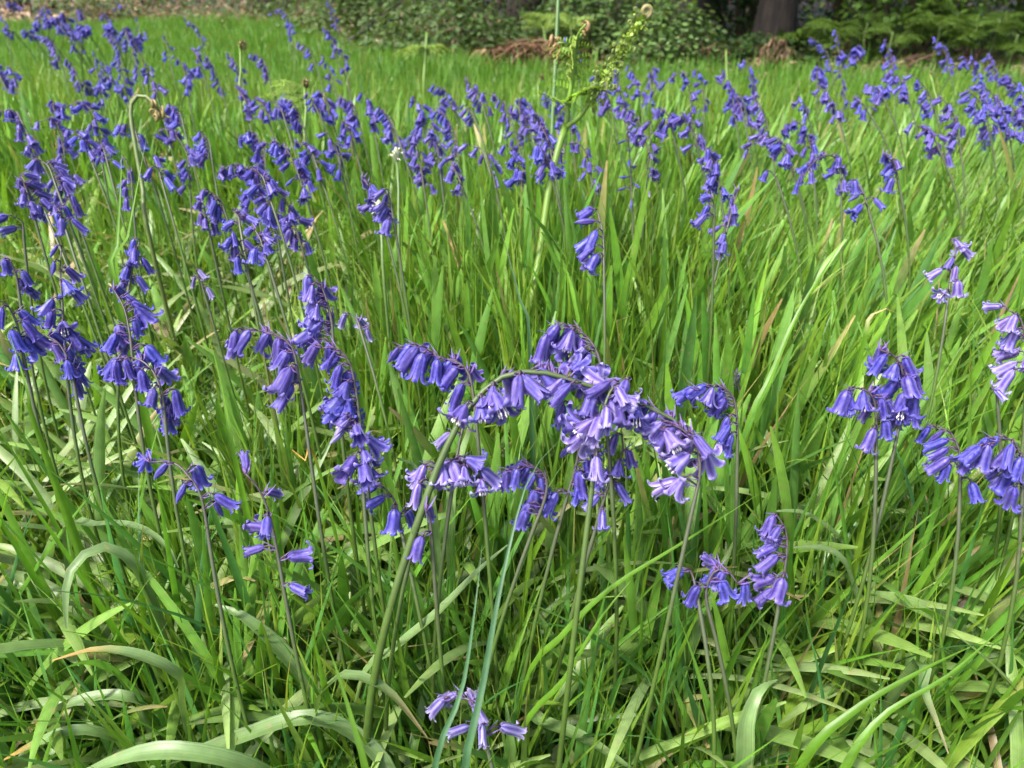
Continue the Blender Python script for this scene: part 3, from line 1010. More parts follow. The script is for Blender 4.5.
# ---- the nearest plants, each with its own description
NEAR = [
    ('large pale violet bluebell on a thick green stem arching right over the foreground',
     [(415, 530), (440, 462), (466, 412), (500, 378), (540, 372), (590, 386), (640, 404), (668, 416), (690, 434)], 22,
     dict(d=0.50, s0=0.36, size=1.2, pal='violet', style='open', r=0.0027, tilt=0.75, side='B', thick=1.0, purple=0.25, leaves=4)),
    ('pale lilac open-flowered bluebell on an upright green stem inside the big arch',
     [(588, 520), (598, 440), (606, 402), (616, 384), (630, 378)], 10, dict(d=0.485, s0=0.42, size=1.1, pal='pale', style='open', r=0.0019, tilt=0.9, purple=0.2, leaves=2)),
    ('bluebell with a thin purple hook nodding left above the top of the big arch',
     [(606, 420), (601, 370), (596, 350), (584, 334), (568, 327), (552, 334)], 9, dict(d=0.52, s0=0.35, size=1.2, pal='violet', side='L', leaves=0, tilt=0.35)),
    ('bluebell nodding left just left of the thick arching stem',
     [(478, 440), (474, 400), (468, 372), (455, 361), (438, 357), (424, 346), (408, 349)], 9, dict(d=0.53, s0=0.38, size=1.12, side='L', leaves=3, tilt=0.55)),
    ('thin bluebell with spaced bells close behind the thick arching stem',
     [(455, 470), (460, 440), (466, 418), (472, 404)], 3, dict(d=0.53, size=0.95, side='B', tilt=1.0, pal='faded', leaves=2)),
    ('pale lilac bluebell with a tight cluster leaning right below the big arch',
     [(425, 500), (434, 470), (446, 460), (462, 462), (480, 478)], 10, dict(d=0.51, s0=0.2, size=0.98, pal='pale', style='open', tilt=0.6, leaves=3)),
    ('dark bluebell hooked over to the left beneath the big arch',
     [(535, 525), (545, 498), (546, 478), (532, 466), (512, 470)], 9, dict(d=0.53, s0=0.1, size=0.88, pal='dark', side='L', tilt=0.3, leaves=3)),
    ('dark violet bluebell hanging in shadow under the centre of the big arch',
     [(566, 500), (578, 455), (575, 425), (568, 402)], 10, dict(d=0.54, s0=0.05, size=0.95, pal='deep', tilt=0.4, leaves=2)),
    ('slim bluebell with small bells below the pale lilac flowers',
     [(598, 520), (610, 480), (622, 455), (622, 435)], 7, dict(d=0.53, s0=0.1, size=0.85, pal='violet', side='B', leaves=2)),
    ('bluebell drooping at the very end of the big arch, pale and full',
     [(690, 520), (700, 470), (692, 440), (676, 426), (660, 428)], 9, dict(d=0.49, s0=0.25, size=1.15, pal='pale', style='open', tilt=0.7, leaves=3)),
    ('tall bluebell with a one-sided column of bells left of centre',
     [(334, 350), (331, 318), (323, 290), (313, 276)], 9, dict(d=0.575, s0=0.05, size=1.12, side='L', tilt=0.6, leaves=3, pal='violet')),
    ('bluebell hooked over left in front of the tall one-sided column',
     [(362, 440), (357, 398), (350, 364), (338, 349), (322, 348)], 9, dict(d=0.56, s0=0.2, size=1.1, side='L', tilt=0.75, leaves=2)),
    ('bluebell with wide spreading lilac bells below the one-sided column',
     [(362, 470), (360, 442), (354, 420), (345, 402)], 10, dict(d=0.55, s0=0.05, size=1.1, pal='violet', style='open', side='B', tilt=1.0, leaves=3)),
    ('bluebell on a dark arch nodding far to the left, six tidy bells',
     [(312, 470), (303, 405), (294, 352), (282, 338), (262, 331), (244, 330)], 8, dict(d=0.56, s0=0.48, size=1.12, side='L', tilt=0.5, leaves=3, pal='violet')),
    ('small bluebell bells behind the tall one-sided column',
     [(362, 335), (357, 320), (350, 314)], 3, dict(d=0.75, size=0.9, pal='faded', leaves=0)),
    ('bluebell with bells in pairs down a dark stem at the left',
     [(134, 375), (130, 335), (124, 308), (114, 290)], 9, dict(d=0.62, s0=0.05, size=1.15, side='B', tilt=0.55, leaves=3)),
    ('bluebell curving over with two rows of bells, right of the paired one',
     [(166, 430), (162, 395), (152, 370), (134, 358), (112, 364)], 9, dict(d=0.60, s0=0.0, size=1.1, side='B', tilt=0.3, leaves=3)),
    ('slender dark-stemmed bluebell with spaced bells near the left edge',
     [(66, 360), (62, 300), (60, 265), (62, 246)], 8, dict(d=0.66, s0=0.12, size=1.05, side='B', tilt=0.6, leaves=2)),
    ('bluebell hanging low with long tubular bells near left edge',
     [(76, 395), (70, 365), (60, 345), (48, 336)], 6, dict(d=0.63, size=1.1, style='tube', tilt=0.2, leaves=3)),
    ('bluebell cut by the left edge of the picture, bells hanging',
     [(24, 360), (17, 325), (8, 306), (-2, 300)], 7, dict(d=0.62, size=1.1, tilt=0.3, leaves=3)),
    ('small dark bluebell just above the one at the left edge',
     [(20, 300), (16, 275), (10, 260)], 4, dict(d=0.7, size=1.0, pal='dark', leaves=2)),
    ('compact bluebell standing behind the paired bluebell at left',
     [(128, 292), (134, 260), (140, 240)], 7, dict(d=0.72, size=1.0, pal='deep', leaves=2)),
    ('lone faded bluebell with two or three bells in the matted grass',
     [(205, 295), (200, 278), (196, 270)], 3, dict(d=0.85, size=0.9, pal='faded', leaves=2)),
    ('bluebell with only four large bells nodding left low at left',
     [(212, 560), (202, 500), (190, 478), (174, 463), (150, 462)], 5, dict(d=0.53, s0=0.3, size=1.1, side='B', tilt=0.55, leaves=4, pal='deep')),
    ('ragged fading bluebell with splayed bells low at left centre',
     [(284, 590), (276, 545), (268, 510), (258, 488), (246, 474)], 6, dict(d=0.53, s0=0.0, size=0.92, pal='violet', style='tube', side='B', tilt=1.3, leaves=4)),
    ('dark-stemmed bluebell with a full head of bells right of centre',
     [(890, 470), (902, 410), (904, 380), (896, 358), (880, 350)], 12, dict(d=0.56, s0=0.42, size=1.08, side='B', tilt=0.35, leaves=3)),
    ('bluebell standing left of the full-headed one, bells hanging lower',
     [(876, 470), (876, 415), (872, 396), (858, 388), (840, 392)], 8, dict(d=0.55, s0=0.35, size=1.05, side='B', tilt=0.35, leaves=3)),
    ('small hooked bluebell nodding left, right of the arch end',
     [(737, 470), (737, 420), (732, 395), (716, 386), (700, 390)], 8, dict(d=0.58, s0=0.3, size=1.0, side='L', tilt=0.5, leaves=2, pal='deep')),
    ('tiny bluebell peeping through grass behind the small hooked one',
     [(740, 395), (735, 375), (728, 365)], 3, dict(d=0.8, size=0.9, pal='faded', leaves=0)),
    ('bluebell with tubular bells near the right edge, nodding left',
     [(960, 490), (960, 455), (950, 432), (936, 428)], 6, dict(d=0.56, s0=0.1, size=1.0, side='L', style='tube', tilt=0.4, leaves=3)),
    ('bluebell arching left at the right edge, bells crowded together',
     [(1022, 500), (1022, 465), (1012, 440), (990, 444), (976, 452)], 10, dict(d=0.54, s0=0.1, size=1.05, side='L', tilt=0.5, leaves=3)),
    ('pale lilac bluebell cut by the right edge of the picture',
     [(1026, 385), (1026, 345), (1020, 318), (1008, 310)], 8, dict(d=0.60, s0=0.1, size=1.0, pal='pale', side='L', leaves=2)),
    ('pale small-flowered bluebell above the right edge group',
     [(948, 300), (952, 268), (956, 248), (950, 240)], 6, dict(d=0.74, s0=0.1, size=0.95, pal='pale', side='B', tilt=0.8, leaves=2)),
    ('single drooping bluebell bell on a thin bent stalk at right',
     [(998, 410), (996, 392), (990, 388)], 1, dict(d=0.6, size=0.8, pal='pale', leaves=1)),
    ('bluebell leaning left with ragged bells low at the right',
     [(778, 610), (786, 560), (786, 532), (776, 514)], 8, dict(d=0.53, s0=0.2, size=1.0, side='L', tilt=0.7, leaves=4, pal='violet')),
    ('bluebell hanging from a thin loop left of the ragged one',
     [(716, 640), (706, 596), (714, 572), (728, 572), (738, 584)], 5, dict(d=0.52, s0=0.5, size=1.05, side='B', tilt=0.35, leaves=3)),
    ('single bluebell bell pointing left beside the thin loop',
     [(698, 600), (694, 580), (690, 570)], 1, dict(d=0.52, size=0.95, side='L', tilt=1.2, leaves=1)),
    ('withered splayed bluebell lowest in the grass at bottom centre',
     [(487, 745), (480, 715), (470, 700), (452, 698)], 6, dict(d=0.50, s0=0.1, size=1.0, style='tube', side='B', tilt=1.2, pal='faded', leaves=3)),
    ('lone bluebell with long tubular bells pointing left above the arch',
     [(604, 268), (603, 235), (597, 210)], 6, dict(d=0.72, s0=0.0, size=1.15, style='tube', side='L', tilt=1.1, leaves=2)),
    ('half-hidden bluebell behind leaves left of the big arch',
     [(400, 525), (394, 500), (384, 488)], 4, dict(d=0.56, size=0.95, pal='deep', leaves=2)),
    ('bluebell with one long bell beside the foot of the thick stem',
     [(432, 545), (430, 520), (426, 510)], 2, dict(d=0.50, size=1.05, style='tube', side='L', tilt=0.2, leaves=1)),
    ('bluebell with a bent neck and two bells left of the grass tuft, upper left',
     [(24, 240), (22, 222), (12, 216)], 2, dict(d=0.82, size=1.15, side='L', style='tube', tilt=1.4, leaves=2)),
]
for label, pts, n, kw in NEAR:
    kw['size'] = kw.get('size', 1.0) * (0.97 if 'arch' in label else 0.92)
    bluebell(label, pts, n if n < 5 else round(n * 1.2), **kw)

# ---- the middle distance: drifts, each plant counted from the left of its drift
DRIFTS = [
    ('at the top left corner', [
        ([(62, 66), (56, 46), (42, 38)], 8, 'L'), ([(103, 105), (98, 75), (95, 52)], 9, 'B'), ([(124, 72), (118, 46), (108, 33)], 9, 'L'),
        ([(18, 88), (12, 72), (2, 66)], 8, 'B'), ([(126, 90), (122, 72), (118, 62)], 5, 'B'), ([(78, 78), (74, 66), (68, 60)], 4, 'L'), ([(8, 40), (5, 22), (0, 14)], 6, 'B')]),
    ('in the dense clump at the left edge', [
        ([(24, 126), (16, 112), (4, 112)], 6, 'L'), ([(68, 178), (62, 142), (52, 120), (40, 122)], 15, 'B'), ([(56, 186), (48, 166), (34, 158)], 8, 'B'),
        ([(72, 206), (66, 190), (58, 180)], 7, 'B'), ([(100, 150), (94, 116), (80, 103), (64, 108)], 13, 'B'), ([(30, 202), (26, 188), (20, 176)], 6, 'B'),
        ([(46, 214), (42, 205), (37, 199)], 3, 'B'), ([(64, 224), (60, 212), (55, 205)], 4, 'B'), ([(30, 148), (26, 136), (22, 130)], 4, 'B'), ([(88, 152), (82, 138), (72, 130)], 8, 'B')]),
    ('around the hooked fern crook', [
        ([(133, 202), (131, 175), (126, 160)], 4, 'L'), ([(190, 188), (188, 158), (178, 138), (166, 129), (152, 136)], 11, 'B'), ([(140, 146), (132, 126), (114, 128)], 5, 'B'),
        ([(162, 182), (157, 165), (153, 156)], 4, 'B'), ([(184, 128), (180, 114), (170, 108)], 5, 'L'), ([(212, 160), (209, 142), (202, 132)], 7, 'L'), ([(208, 226), (205, 212), (202, 202)], 4, 'B'),
        ([(108, 165), (104, 150), (100, 142)], 5, 'B')]),
    ('behind the fern crook', [
        ([(158, 96), (155, 85), (149, 76)], 4, 'B'), ([(188, 92), (184, 70), (176, 56)], 8, 'B'), ([(202, 70), (198, 58), (190, 48)], 5, 'B'),
        ([(204, 50), (197, 28), (184, 18)], 6, 'B'), ([(140, 40), (137, 22), (132, 10)], 4, 'B'), ([(170, 60), (167, 46), (163, 36)], 4, 'B'), ([(140, 76), (136, 62), (132, 54)], 4, 'B')]),
    ('left of the pale fern frond', [
        ([(222, 92), (216, 72), (208, 58)], 8, 'L'), ([(242, 82), (236, 64), (226, 54)], 7, 'B'), ([(270, 82), (264, 60), (252, 54)], 10, 'L'), ([(248, 115), (244, 98), (234, 86)], 9, 'B'),
        ([(268, 118), (264, 106), (254, 98)], 6, 'B')]),
    ('standing tallest above the pale fern frond', [
        ([(292, 38), (289, 18), (281, 9), (273, 14)], 8, 'L'), ([(338, 30), (333, 14), (327, -2)], 10, 'B'), ([(336, 54), (330, 36), (322, 28)], 9, 'B'),
        ([(316, 66), (310, 50), (300, 43)], 5, 'L'), ([(346, 72), (343, 58), (338, 50)], 4, 'B'), ([(334, 86), (328, 66), (322, 56)], 7, 'B')]),
    ('below the pale fern frond', [
        ([(286, 124), (281, 110), (272, 102)], 5, 'B'), ([(304, 128), (299, 112), (292, 102)], 7, 'L'), ([(318, 112), (313, 102), (308, 95)], 5, 'B'), ([(332, 120), (327, 104), (321, 92)], 8, 'B'),
        ([(360, 126), (354, 106), (342, 98)], 11, 'L'), ([(374, 128), (370, 108), (364, 94)], 8, 'B'), ([(398, 138), (391, 120), (381, 108)], 9, 'L'), ([(352, 140), (348, 128), (342, 122)], 6, 'B')]),
    ('in the thick left-centre clump', [
        ([(266, 168), (263, 147), (253, 132), (242, 138)], 9, 'L'), ([(304, 192), (297, 171), (288, 151), (275, 142), (264, 147)], 15, 'B'), ([(256, 204), (250, 177), (236, 165), (217, 173)], 15, 'B'),
        ([(226, 215), (220, 200), (208, 190)], 7, 'L'), ([(268, 192), (262, 176), (250, 168)], 8, 'B'), ([(277, 234), (273, 212), (267, 198)], 8, 'B'), ([(302, 248), (294, 222), (286, 200)], 8, 'B'),
        ([(244, 258), (240, 244), (232, 232)], 5, 'B'), ([(318, 170), (310, 150), (296, 142)], 7, 'B'), ([(342, 172), (337, 150), (328, 134)], 7, 'B'), ([(240, 226), (238, 216), (232, 210)], 4, 'B'), ([(264, 250), (260, 238), (255, 230)], 4, 'B')]),
    ('between the left clump and the tall fern', [
        ([(380, 214), (373, 192), (362, 178)], 8, 'B'), ([(394, 222), (391, 204), (388, 190)], 5, 'L'), ([(428, 144), (422, 112), (414, 97)], 11, 'B'), ([(424, 188), (419, 155), (415, 136)], 10, 'B'),
        ([(459, 164), (456, 138), (446, 116), (432, 112)], 12, 'L'), ([(452, 106), (446, 92), (436, 86)], 6, 'B'), ([(462, 186), (456, 172), (449, 160)], 5, 'B'), ([(440, 170), (436, 140), (430, 124)], 8, 'B')]),
    ('just left of the tall fern', [
        ([(484, 110), (478, 92), (466, 80)], 8, 'B'), ([(476, 122), (472, 112), (466, 106)], 4, 'L'), ([(520, 150), (508, 110), (498, 98), (486, 94)], 8, 'L'), ([(532, 142), (526, 120), (514, 106)], 11, 'B'),
        ([(546, 150), (540, 124), (528, 106)], 11, 'B'), ([(560, 122), (556, 104), (544, 92)], 9, 'B'), ([(522, 182), (516, 160), (508, 146)], 9, 'B'), ([(552, 178), (547, 160), (540, 146)], 7, 'B'),
        ([(486, 160), (482, 150), (470, 145)], 3, 'L'), ([(494, 178), (491, 165), (487, 155)], 3, 'B'), ([(552, 158), (548, 140), (540, 124)], 9, 'B')]),
    ('just right of the tall fern', [
        ([(572, 136), (570, 116), (566, 100)], 6, 'B'), ([(624, 116), (619, 84), (614, 60)], 14, 'B'), ([(640, 98), (637, 82), (630, 66)], 7, 'B'), ([(646, 144), (637, 117), (622, 107)], 9, 'L'),
        ([(592, 196), (590, 166), (580, 145), (561, 145)], 9, 'B'), ([(606, 104), (602, 88), (596, 78)], 8, 'B'), ([(612, 112), (608, 96), (602, 86)], 8, 'L'),
        ([(575, 60), (572, 46), (568, 38)], 3, 'B')]),
    ('in the row behind the centre grass', [
        ([(692, 130), (690, 96), (683, 72), (668, 82), (654, 92)], 11, 'B'), ([(704, 122), (703, 88), (696, 70), (685, 76)], 8, 'B'), ([(698, 150), (692, 128), (680, 114)], 8, 'B'), ([(736, 120), (731, 92), (721, 71)], 12, 'B'),
        ([(756, 100), (751, 76), (745, 60)], 10, 'B'), ([(745, 125), (741, 108), (736, 98)], 5, 'B'), ([(720, 190), (716, 166), (704, 149)], 11, 'B'), ([(770, 140), (765, 116), (756, 98)], 10, 'L'),
        ([(722, 250), (732, 210), (738, 190)], 8, 'B'), ([(714, 220), (714, 206), (712, 198)], 3, 'L'), ([(672, 130), (668, 116), (660, 108)], 7, 'B')]),
    ('in the middle of the right-hand meadow', [
        ([(784, 154), (776, 140), (762, 137), (748, 150)], 6, 'L'), ([(813, 170), (809, 142), (798, 122), (781, 131)], 14, 'B'), ([(841, 190), (839, 164), (828, 155), (812, 164), (800, 184)], 11, 'B'),
        ([(779, 186), (776, 178), (771, 172)], 1, 'L'), ([(868, 208), (862, 190), (852, 180)], 5, 'B'), ([(898, 180), (894, 164), (884, 154)], 6, 'B'), ([(790, 160), (786, 148), (780, 140)], 7, 'B')]),
    ('tall against the dark wood at right', [
        ([(846, 112), (841, 72), (836, 30)], 13, 'B'), ([(832, 72), (826, 50), (812, 38)], 9, 'L'), ([(838, 118), (830, 98), (818, 86)], 9, 'B'), ([(894, 84), (891, 58), (884, 41)], 13, 'B'),
        ([(908, 98), (902, 82), (890, 74)], 9, 'B'), ([(884, 100), (878, 90), (866, 84)], 5, 'B'), ([(950, 72), (944, 50), (932, 37)], 10, 'B'), ([(868, 112), (862, 104), (854, 98)], 5, 'B'), ([(808, 116), (804, 104), (798, 97)], 4, 'B')]),
    ('crowded at the right edge', [
        ([(982, 90), (978, 72), (970, 56)], 9, 'B'), ([(996, 80), (992, 64), (986, 54)], 7, 'B'), ([(936, 116), (928, 92), (914, 76)], 10, 'L'), ([(960, 146), (955, 118), (942, 98)], 12, 'B'), ([(942, 156), (932, 136), (914, 124)], 10, 'B'),
        ([(990, 134), (984, 108), (970, 92)], 10, 'B'), ([(1002, 120), (996, 100), (984, 86)], 10, 'B'), ([(1024, 104), (1016, 84), (1000, 74)], 13, 'B'), ([(1010, 140), (1006, 120), (998, 104)], 10, 'B'), ([(1026, 136), (1020, 118), (1010, 106)], 9, 'B')]),
    ('with dark buds right of the tall fern', [
        ([(632, 204), (630, 160), (627, 122)], 8, 'bud'), ([(646, 192), (649, 152), (652, 122)], 8, 'mix')]),
]
ORD = ['first', 'second', 'third', 'fourth', 'fifth', 'sixth', 'seventh', 'eighth', 'ninth', 'tenth', 'eleventh', 'twelfth', 'thirteenth', 'fourteenth', 'fifteenth']
for phrase, plants in DRIFTS:
    plants = sorted(plants, key=lambda q: sum(p[0] for p in q[0]) / len(q[0]))
    for i, (pts, n, sd_) in enumerate(plants):
        o_ = 'leftmost' if i == 0 else 'rightmost' if i == len(plants) - 1 else ORD[i] + ' from left'
        look = 'single-belled' if n == 1 else 'few-belled' if n <= 5 else 'full-headed' if n >= 10 else 'medium'
        label = f'{look} bluebell, {o_} of the bluebells {phrase}'
        kw = dict(side='B' if sd_ in ('bud', 'mix') else sd_, s0=0.0)
        if sd_ in ('bud',):
            kw.update(style='bud', tilt=1.2)
        if sd_ == 'mix':
            kw.update(style='n', pal='violet', tilt=0.9)
        else:
            kw.update(pal=random.choice(['deep', 'deep', 'deep', 'violet']))
        kw['size'] = 0.86
        kw['r'] = 0.0014
        bluebell(label, pts, n if n < 4 else round(n * 1.3), **kw)

# ---- the far drifts: too small to show their parts, one mesh each
FAR_TYPES = []
for k in range(8):
    lean = random.uniform(0.2, 1.0)
    hgt = random.uniform(0.34, 0.42)
    B, path, rad, tints, bells = plan_flower([(512, 100), (512 + 3 * lean, 92), (512 + 7 * lean, 86), (512 + 14 * lean, 84)][: random.choice([3, 4])], random.randint(6, 11), side=random.choice('BBR'), h=hgt, s0=0.0, size=1.15)
    mb = MB()
    stem_into(mb, B, path, rad * 1.3, tints, bells, 5, False, 0)
    bell_block(mb, B, bells, 1)
    FAR_TYPES.append(mb.mesh('bluebell', [M_STEM, M_PETAL['deep']]))


def far_patch(label, n, x0, x1, y0, y1):
    for _ in range(n):
        px, py = random.uniform(x0, x1), random.uniform(y0, y1)
        d = depth_for(py, random.uniform(0.36, 0.42))
        d = min(d, 7.5)
        w = P(px, py, d)
        o = bpy.data.objects.new('bluebell', random.choice(FAR_TYPES))
        col.objects.link(o)
        o.location = (w[0], w[1], float(ground_h(w[0], w[1])))
        o.rotation_euler = (0, 0, random.uniform(0, 2 * PI))
        s = random.uniform(0.9, 1.08)
        o.scale = (s, s, s)
        tag(o, label, 'bluebell', GRP)


far_patch('tiny far bluebell in the hazy blue drift below the litter bank, top left', 26, 15, 135, 6, 42)
far_patch('small bluebell scattered between the top left drifts, half hidden in grass', 8, 0, 125, 44, 110)
far_patch('small distant bluebell dotted in grass left of the tall fern', 7, 120, 340, 20, 100)
far_patch('small distant bluebell in open grass right of the tall fern', 6, 640, 900, 62, 112)
far_patch('small distant bluebell behind the crowd at the right edge', 4, 890, 1024, 60, 100)
far_patch('small distant bluebell behind the row left of the tall fern', 4, 390, 560, 84, 112)

# ------------------------------------------------------------------ single leaves and stalks that stand out
BRIGHT = np.array((0.105, 0.235, 0.018))
PALE = np.array((0.145, 0.235, 0.075))
TEAL = np.array((0.055, 0.135, 0.055))


def lone_leaf(name, label, cat, pts, w, tint, tipc=None, mat=None, profile='strap', ground_end=0, fold=0.2, twist=0.25, group=None, side=None, tip0=0.86):
    """pts: (px, py, depth) from foot to tip; the foot is carried down to the ground"""
    wp = [P(*p) for p in pts]
    if ground_end == 0 and wp[0][2] > 0.012:
        f = wp[0].copy()
        t = norm(wp[0] - wp[1])
        f = f + np.array([t[0], t[1], 0]) * min(0.05, f[2] * 0.4)
        f[2] = float(ground_h(f[0], f[1])) - 0.003
        wp = [f] + wp
    wp = [np.array([q[0], q[1], max(q[2], float(ground_h(q[0], q[1])) + 0.002)]) if i else q for i, q in enumerate(wp)]
    c = spline(wp, 26)
    B = c[0]
    s = np.linspace(0, 1, 26)
    if profile == 'strap':
        ww = 0.80 * w * (0.62 + 0.45 * np.sqrt(s)) * np.clip((1 - s) * 5.0, 0.06, 1) ** 0.65
    elif profile == 'dry':
        ww = w * (0.5 + 0.5 * np.sin(s * 9)) * np.clip((1 - s) * 4, 0.1, 1)
    else:
        ww = w * (0.6 + 0.8 * s - 0.4 * s * s) * np.clip((1 - s) * 2.2, 0.03, 1)
    tn = np.repeat(np.asarray(tint)[None], 26, 0)
    if tipc is not None:
        m_ = np.clip((s - tip0) / 0.09, 0, 1)[:, None]
        tn = tn * (1 - m_) + np.asarray(tipc) * m_
    mb = MB()
    ribbon(mb, c - B, ww, tn, fold=fold, twist=twist, side=side)
    ob = mb.build(name, mat or (M_STRAP if profile != 'grass' else M_GRASS), None, B)
    return tag(ob, label, cat, group)


OCHRE = (0.45, 0.27, 0.08)
GL = 'strap leaves arching over the foreground'
lone_leaf('strap_leaf', 'long pale strap leaf arching left to a brown withered tip, lower left', 'leaf', [(188, 720, .56), (182, 682, .54), (150, 660, .53), (100, 650, .53), (52, 661, .53)], .0125, PALE, OCHRE, group=GL)
lone_leaf('strap_leaf', 'wide pale strap leaf bowed along the bottom left edge', 'leaf', [(300, 800, .56), (262, 772, .52), (200, 754, .50), (140, 754, .50), (70, 778, .51)], .0150, PALE, None, group=GL)
lone_leaf('strap_leaf', 'strap leaf bowed low above the bottom left litter, ochre tip', 'leaf', [(130, 760, .60), (122, 742, .58), (80, 730, .56), (40, 742, .56), (4, 760, .57)], .0105, PALE * .9, OCHRE, group=GL)
lone_leaf('strap_leaf', 'strap leaf with a long ochre tip under the arched one, lower left', 'leaf', [(150, 730, .60), (135, 700, .57), (100, 696, .57), (60, 708, .57), (28, 730, .58)], .0105, PALE * .95, OCHRE, group=GL)
lone_leaf('strap_leaf', 'folded pale leaf drooping right to a dry tip, bottom left centre', 'leaf', [(318, 720, .55), (332, 684, .53), (352, 676, .52), (388, 692, .52), (427, 738, .53)], .0115, PALE * 1.05, (0.5, 0.4, 0.2), group=GL)
lone_leaf('strap_leaf', 'broad pale leaf slanting down right beside the faded bluebell', 'leaf', [(352, 780, .60), (318, 700, .60), (285, 655, .59), (245, 618, .58), (215, 605, .585)], .0150, PALE * .95, None, group=GL)
lone_leaf('strap_leaf', 'pale leaf bent flat across the bottom edge left of centre', 'leaf', [(395, 785, .54), (355, 735, .54), (305, 718, .53), (240, 738, .54), (150, 768, .56)], .0145, PALE, None, group=GL)
lone_leaf('strap_leaf', 'broad grey-green leaf hanging in an upside-down hook at bottom right', 'leaf', [(742, 768, .52), (744, 730, .51), (756, 694, .51), (778, 680, .52)], .0155, PALE * 1.1, None, ground_end=0, group=GL, side=(1, 0.25, 0))
lone_leaf('strap_leaf', 'grey-green leaf drooping in a hook beside the left shadows', 'leaf', [(150, 600, .62), (128, 560, .60), (102, 548, .59), (76, 564, .58), (66, 592, .575), (67, 628, .575)], .0125, PALE * .85, None, group=GL)
lone_leaf('strap_leaf', 'grey-green leaf lying level then bending down, left of the four-belled bluebell', 'leaf', [(68, 540, .68), (95, 526, .66), (135, 527, .64), (165, 545, .63), (178, 568, .63)], .0125, PALE * .85, None, group=GL)
lone_leaf('strap_leaf', 'pale leaf lying level across the middle of the right foreground', 'leaf', [(872, 640, .64), (852, 588, .63), (842, 560, .62), (822, 548, .62), (792, 548, .62)], .0120, PALE * .9, None, group=GL)
lone_leaf('strap_leaf', 'pale leaf arching over left of the leaning ragged bluebell', 'leaf', [(870, 610, .70), (852, 560, .68), (830, 530, .67), (800, 512, .66), (770, 512, .66)], .0095, PALE * .9, None, group=GL)
lone_leaf('strap_leaf', 'short pale leaf tip drooping at the bottom right', 'leaf', [(915, 668, .56), (922, 690, .545), (934, 718, .535), (948, 754, .53)], .0115, PALE * 1.05, (0.33, 0.31, 0.15), group=GL)
lone_leaf('strap_leaf', 'upright silvery leaf behind the cluster under the big arch', 'leaf', [(452, 520, .62), (458, 470, .61), (470, 430, .61), (478, 400, .61)], .0120, PALE * 1.05, None, group=GL)
lone_leaf('strap_leaf', 'silvery leaf crossing under the big arch toward lower left', 'leaf', [(360, 690, .57), (395, 650, .56), (440, 612, .56), (480, 570, .56), (508, 545, .565)], .0120, PALE, None, group=GL)
lone_leaf('strap_leaf', 'short silvery leaf curling left of the big arch foot', 'leaf', [(432, 520, .60), (424, 482, .59), (410, 462, .585), (396, 458, .58)], .0115, PALE, None, group=GL)
lone_leaf('strap_leaf', 'broad pale leaf half turned along the bottom right of centre', 'leaf', [(505, 700, .60), (540, 722, .57), (585, 740, .55), (640, 775, .54)], .0150, PALE * .92, None, group=GL)
lone_leaf('strap_leaf', 'thin pale leaf arching in from the left edge behind the bluebells', 'leaf', [(-60, 170, .95), (-30, 130, .95), (0, 119, .95), (20, 120, .95), (42, 126, .95)], .0062, PALE, None, group=GL)

GB = 'single grass blades standing out in front'
lone_leaf('grass_blade', 'wide bright green blade standing nearest at bottom left of centre', 'grass blade', [(372, 800, .44), (352, 720, .43), (335, 665, .43), (322, 632, .43)], .0085, BRIGHT * .85, None, profile='grass', fold=.1, group=GB, side=(1, .3, 0))
lone_leaf('grass_blade', 'bluish green stalk-like blade rising at bottom centre left', 'grass blade', [(432, 790, .45), (462, 690, .45), (476, 600, .46), (482, 545, .47)], .0055, TEAL * 1.25, None, profile='grass', group=GB, side=(1, .2, 0))
lone_leaf('grass_blade', 'bluish green stalk-like blade rising at bottom centre right', 'grass blade', [(462, 800, .44), (482, 690, .44), (502, 580, .45), (528, 480, .47), (560, 440, .48)], .0055, TEAL * 1.1, None, profile='grass', group=GB, side=(1, .2, 0))
lone_leaf('grass_blade', 'bright broad blade slanting up right through the centre foreground', 'grass blade', [(525, 690, .55), (560, 640, .53), (610, 590, .52), (680, 545, .52), (762, 492, .53)], .0082, BRIGHT, None, profile='grass', group=GB)
lone_leaf('grass_blade', 'bright blade slanting up right below the hanging loop bluebell', 'grass blade', [(520, 740, .55), (565, 680, .53), (600, 620, .52), (640, 570, .52)], .0085, BRIGHT * 1.05, None, profile='grass', group=GB)
lone_leaf('grass_blade', 'long blade slanting from bottom centre right up to the right edge', 'grass blade', [(800, 770, .52), (850, 715, .51), (920, 672, .51), (985, 640, .52)], .0085, BRIGHT * .9, None, profile='grass', group=GB)
lone_leaf('grass_blade', 'blade bending up right at the bottom right corner', 'grass blade', [(835, 790, .50), (880, 720, .49), (950, 675, .49), (1010, 620, .50)], .0072, BRIGHT * .95, None, profile='grass', group=GB)
lone_leaf('grass_blade', 'long straight blade crossing upward right in the right middle ground', 'grass blade', [(745, 440, .75), (770, 380, .74), (800, 310, .74), (850, 230, .75)], .0085, BRIGHT * 1.05, None, profile='grass', group=GB)
lone_leaf('grass_blade', 'wide upright blade in the tuft right of the hooked fern crook', 'grass blade', [(118, 300, .70), (117, 250, .69), (120, 200, .69), (122, 150, .69)], .0100, BRIGHT, None, profile='grass', group=GB, side=(1, .3, 0))
lone_leaf('grass_blade', 'upright blade leaning right in the tuft below the fern crook', 'grass blade', [(122, 300, .70), (128, 240, .68), (136, 195, .68), (146, 140, .68)], .0085, BRIGHT * 1.1, None, profile='grass', group=GB, side=(1, -.3, 0))
lone_leaf('grass_blade', 'bright pointed blade standing alone left of the nodding bluebell', 'grass blade', [(238, 470, .66), (228, 420, .65), (218, 370, .65), (208, 335, .65)], .0075, BRIGHT * 1.1, None, profile='grass', group=GB, side=(1, .2, 0))
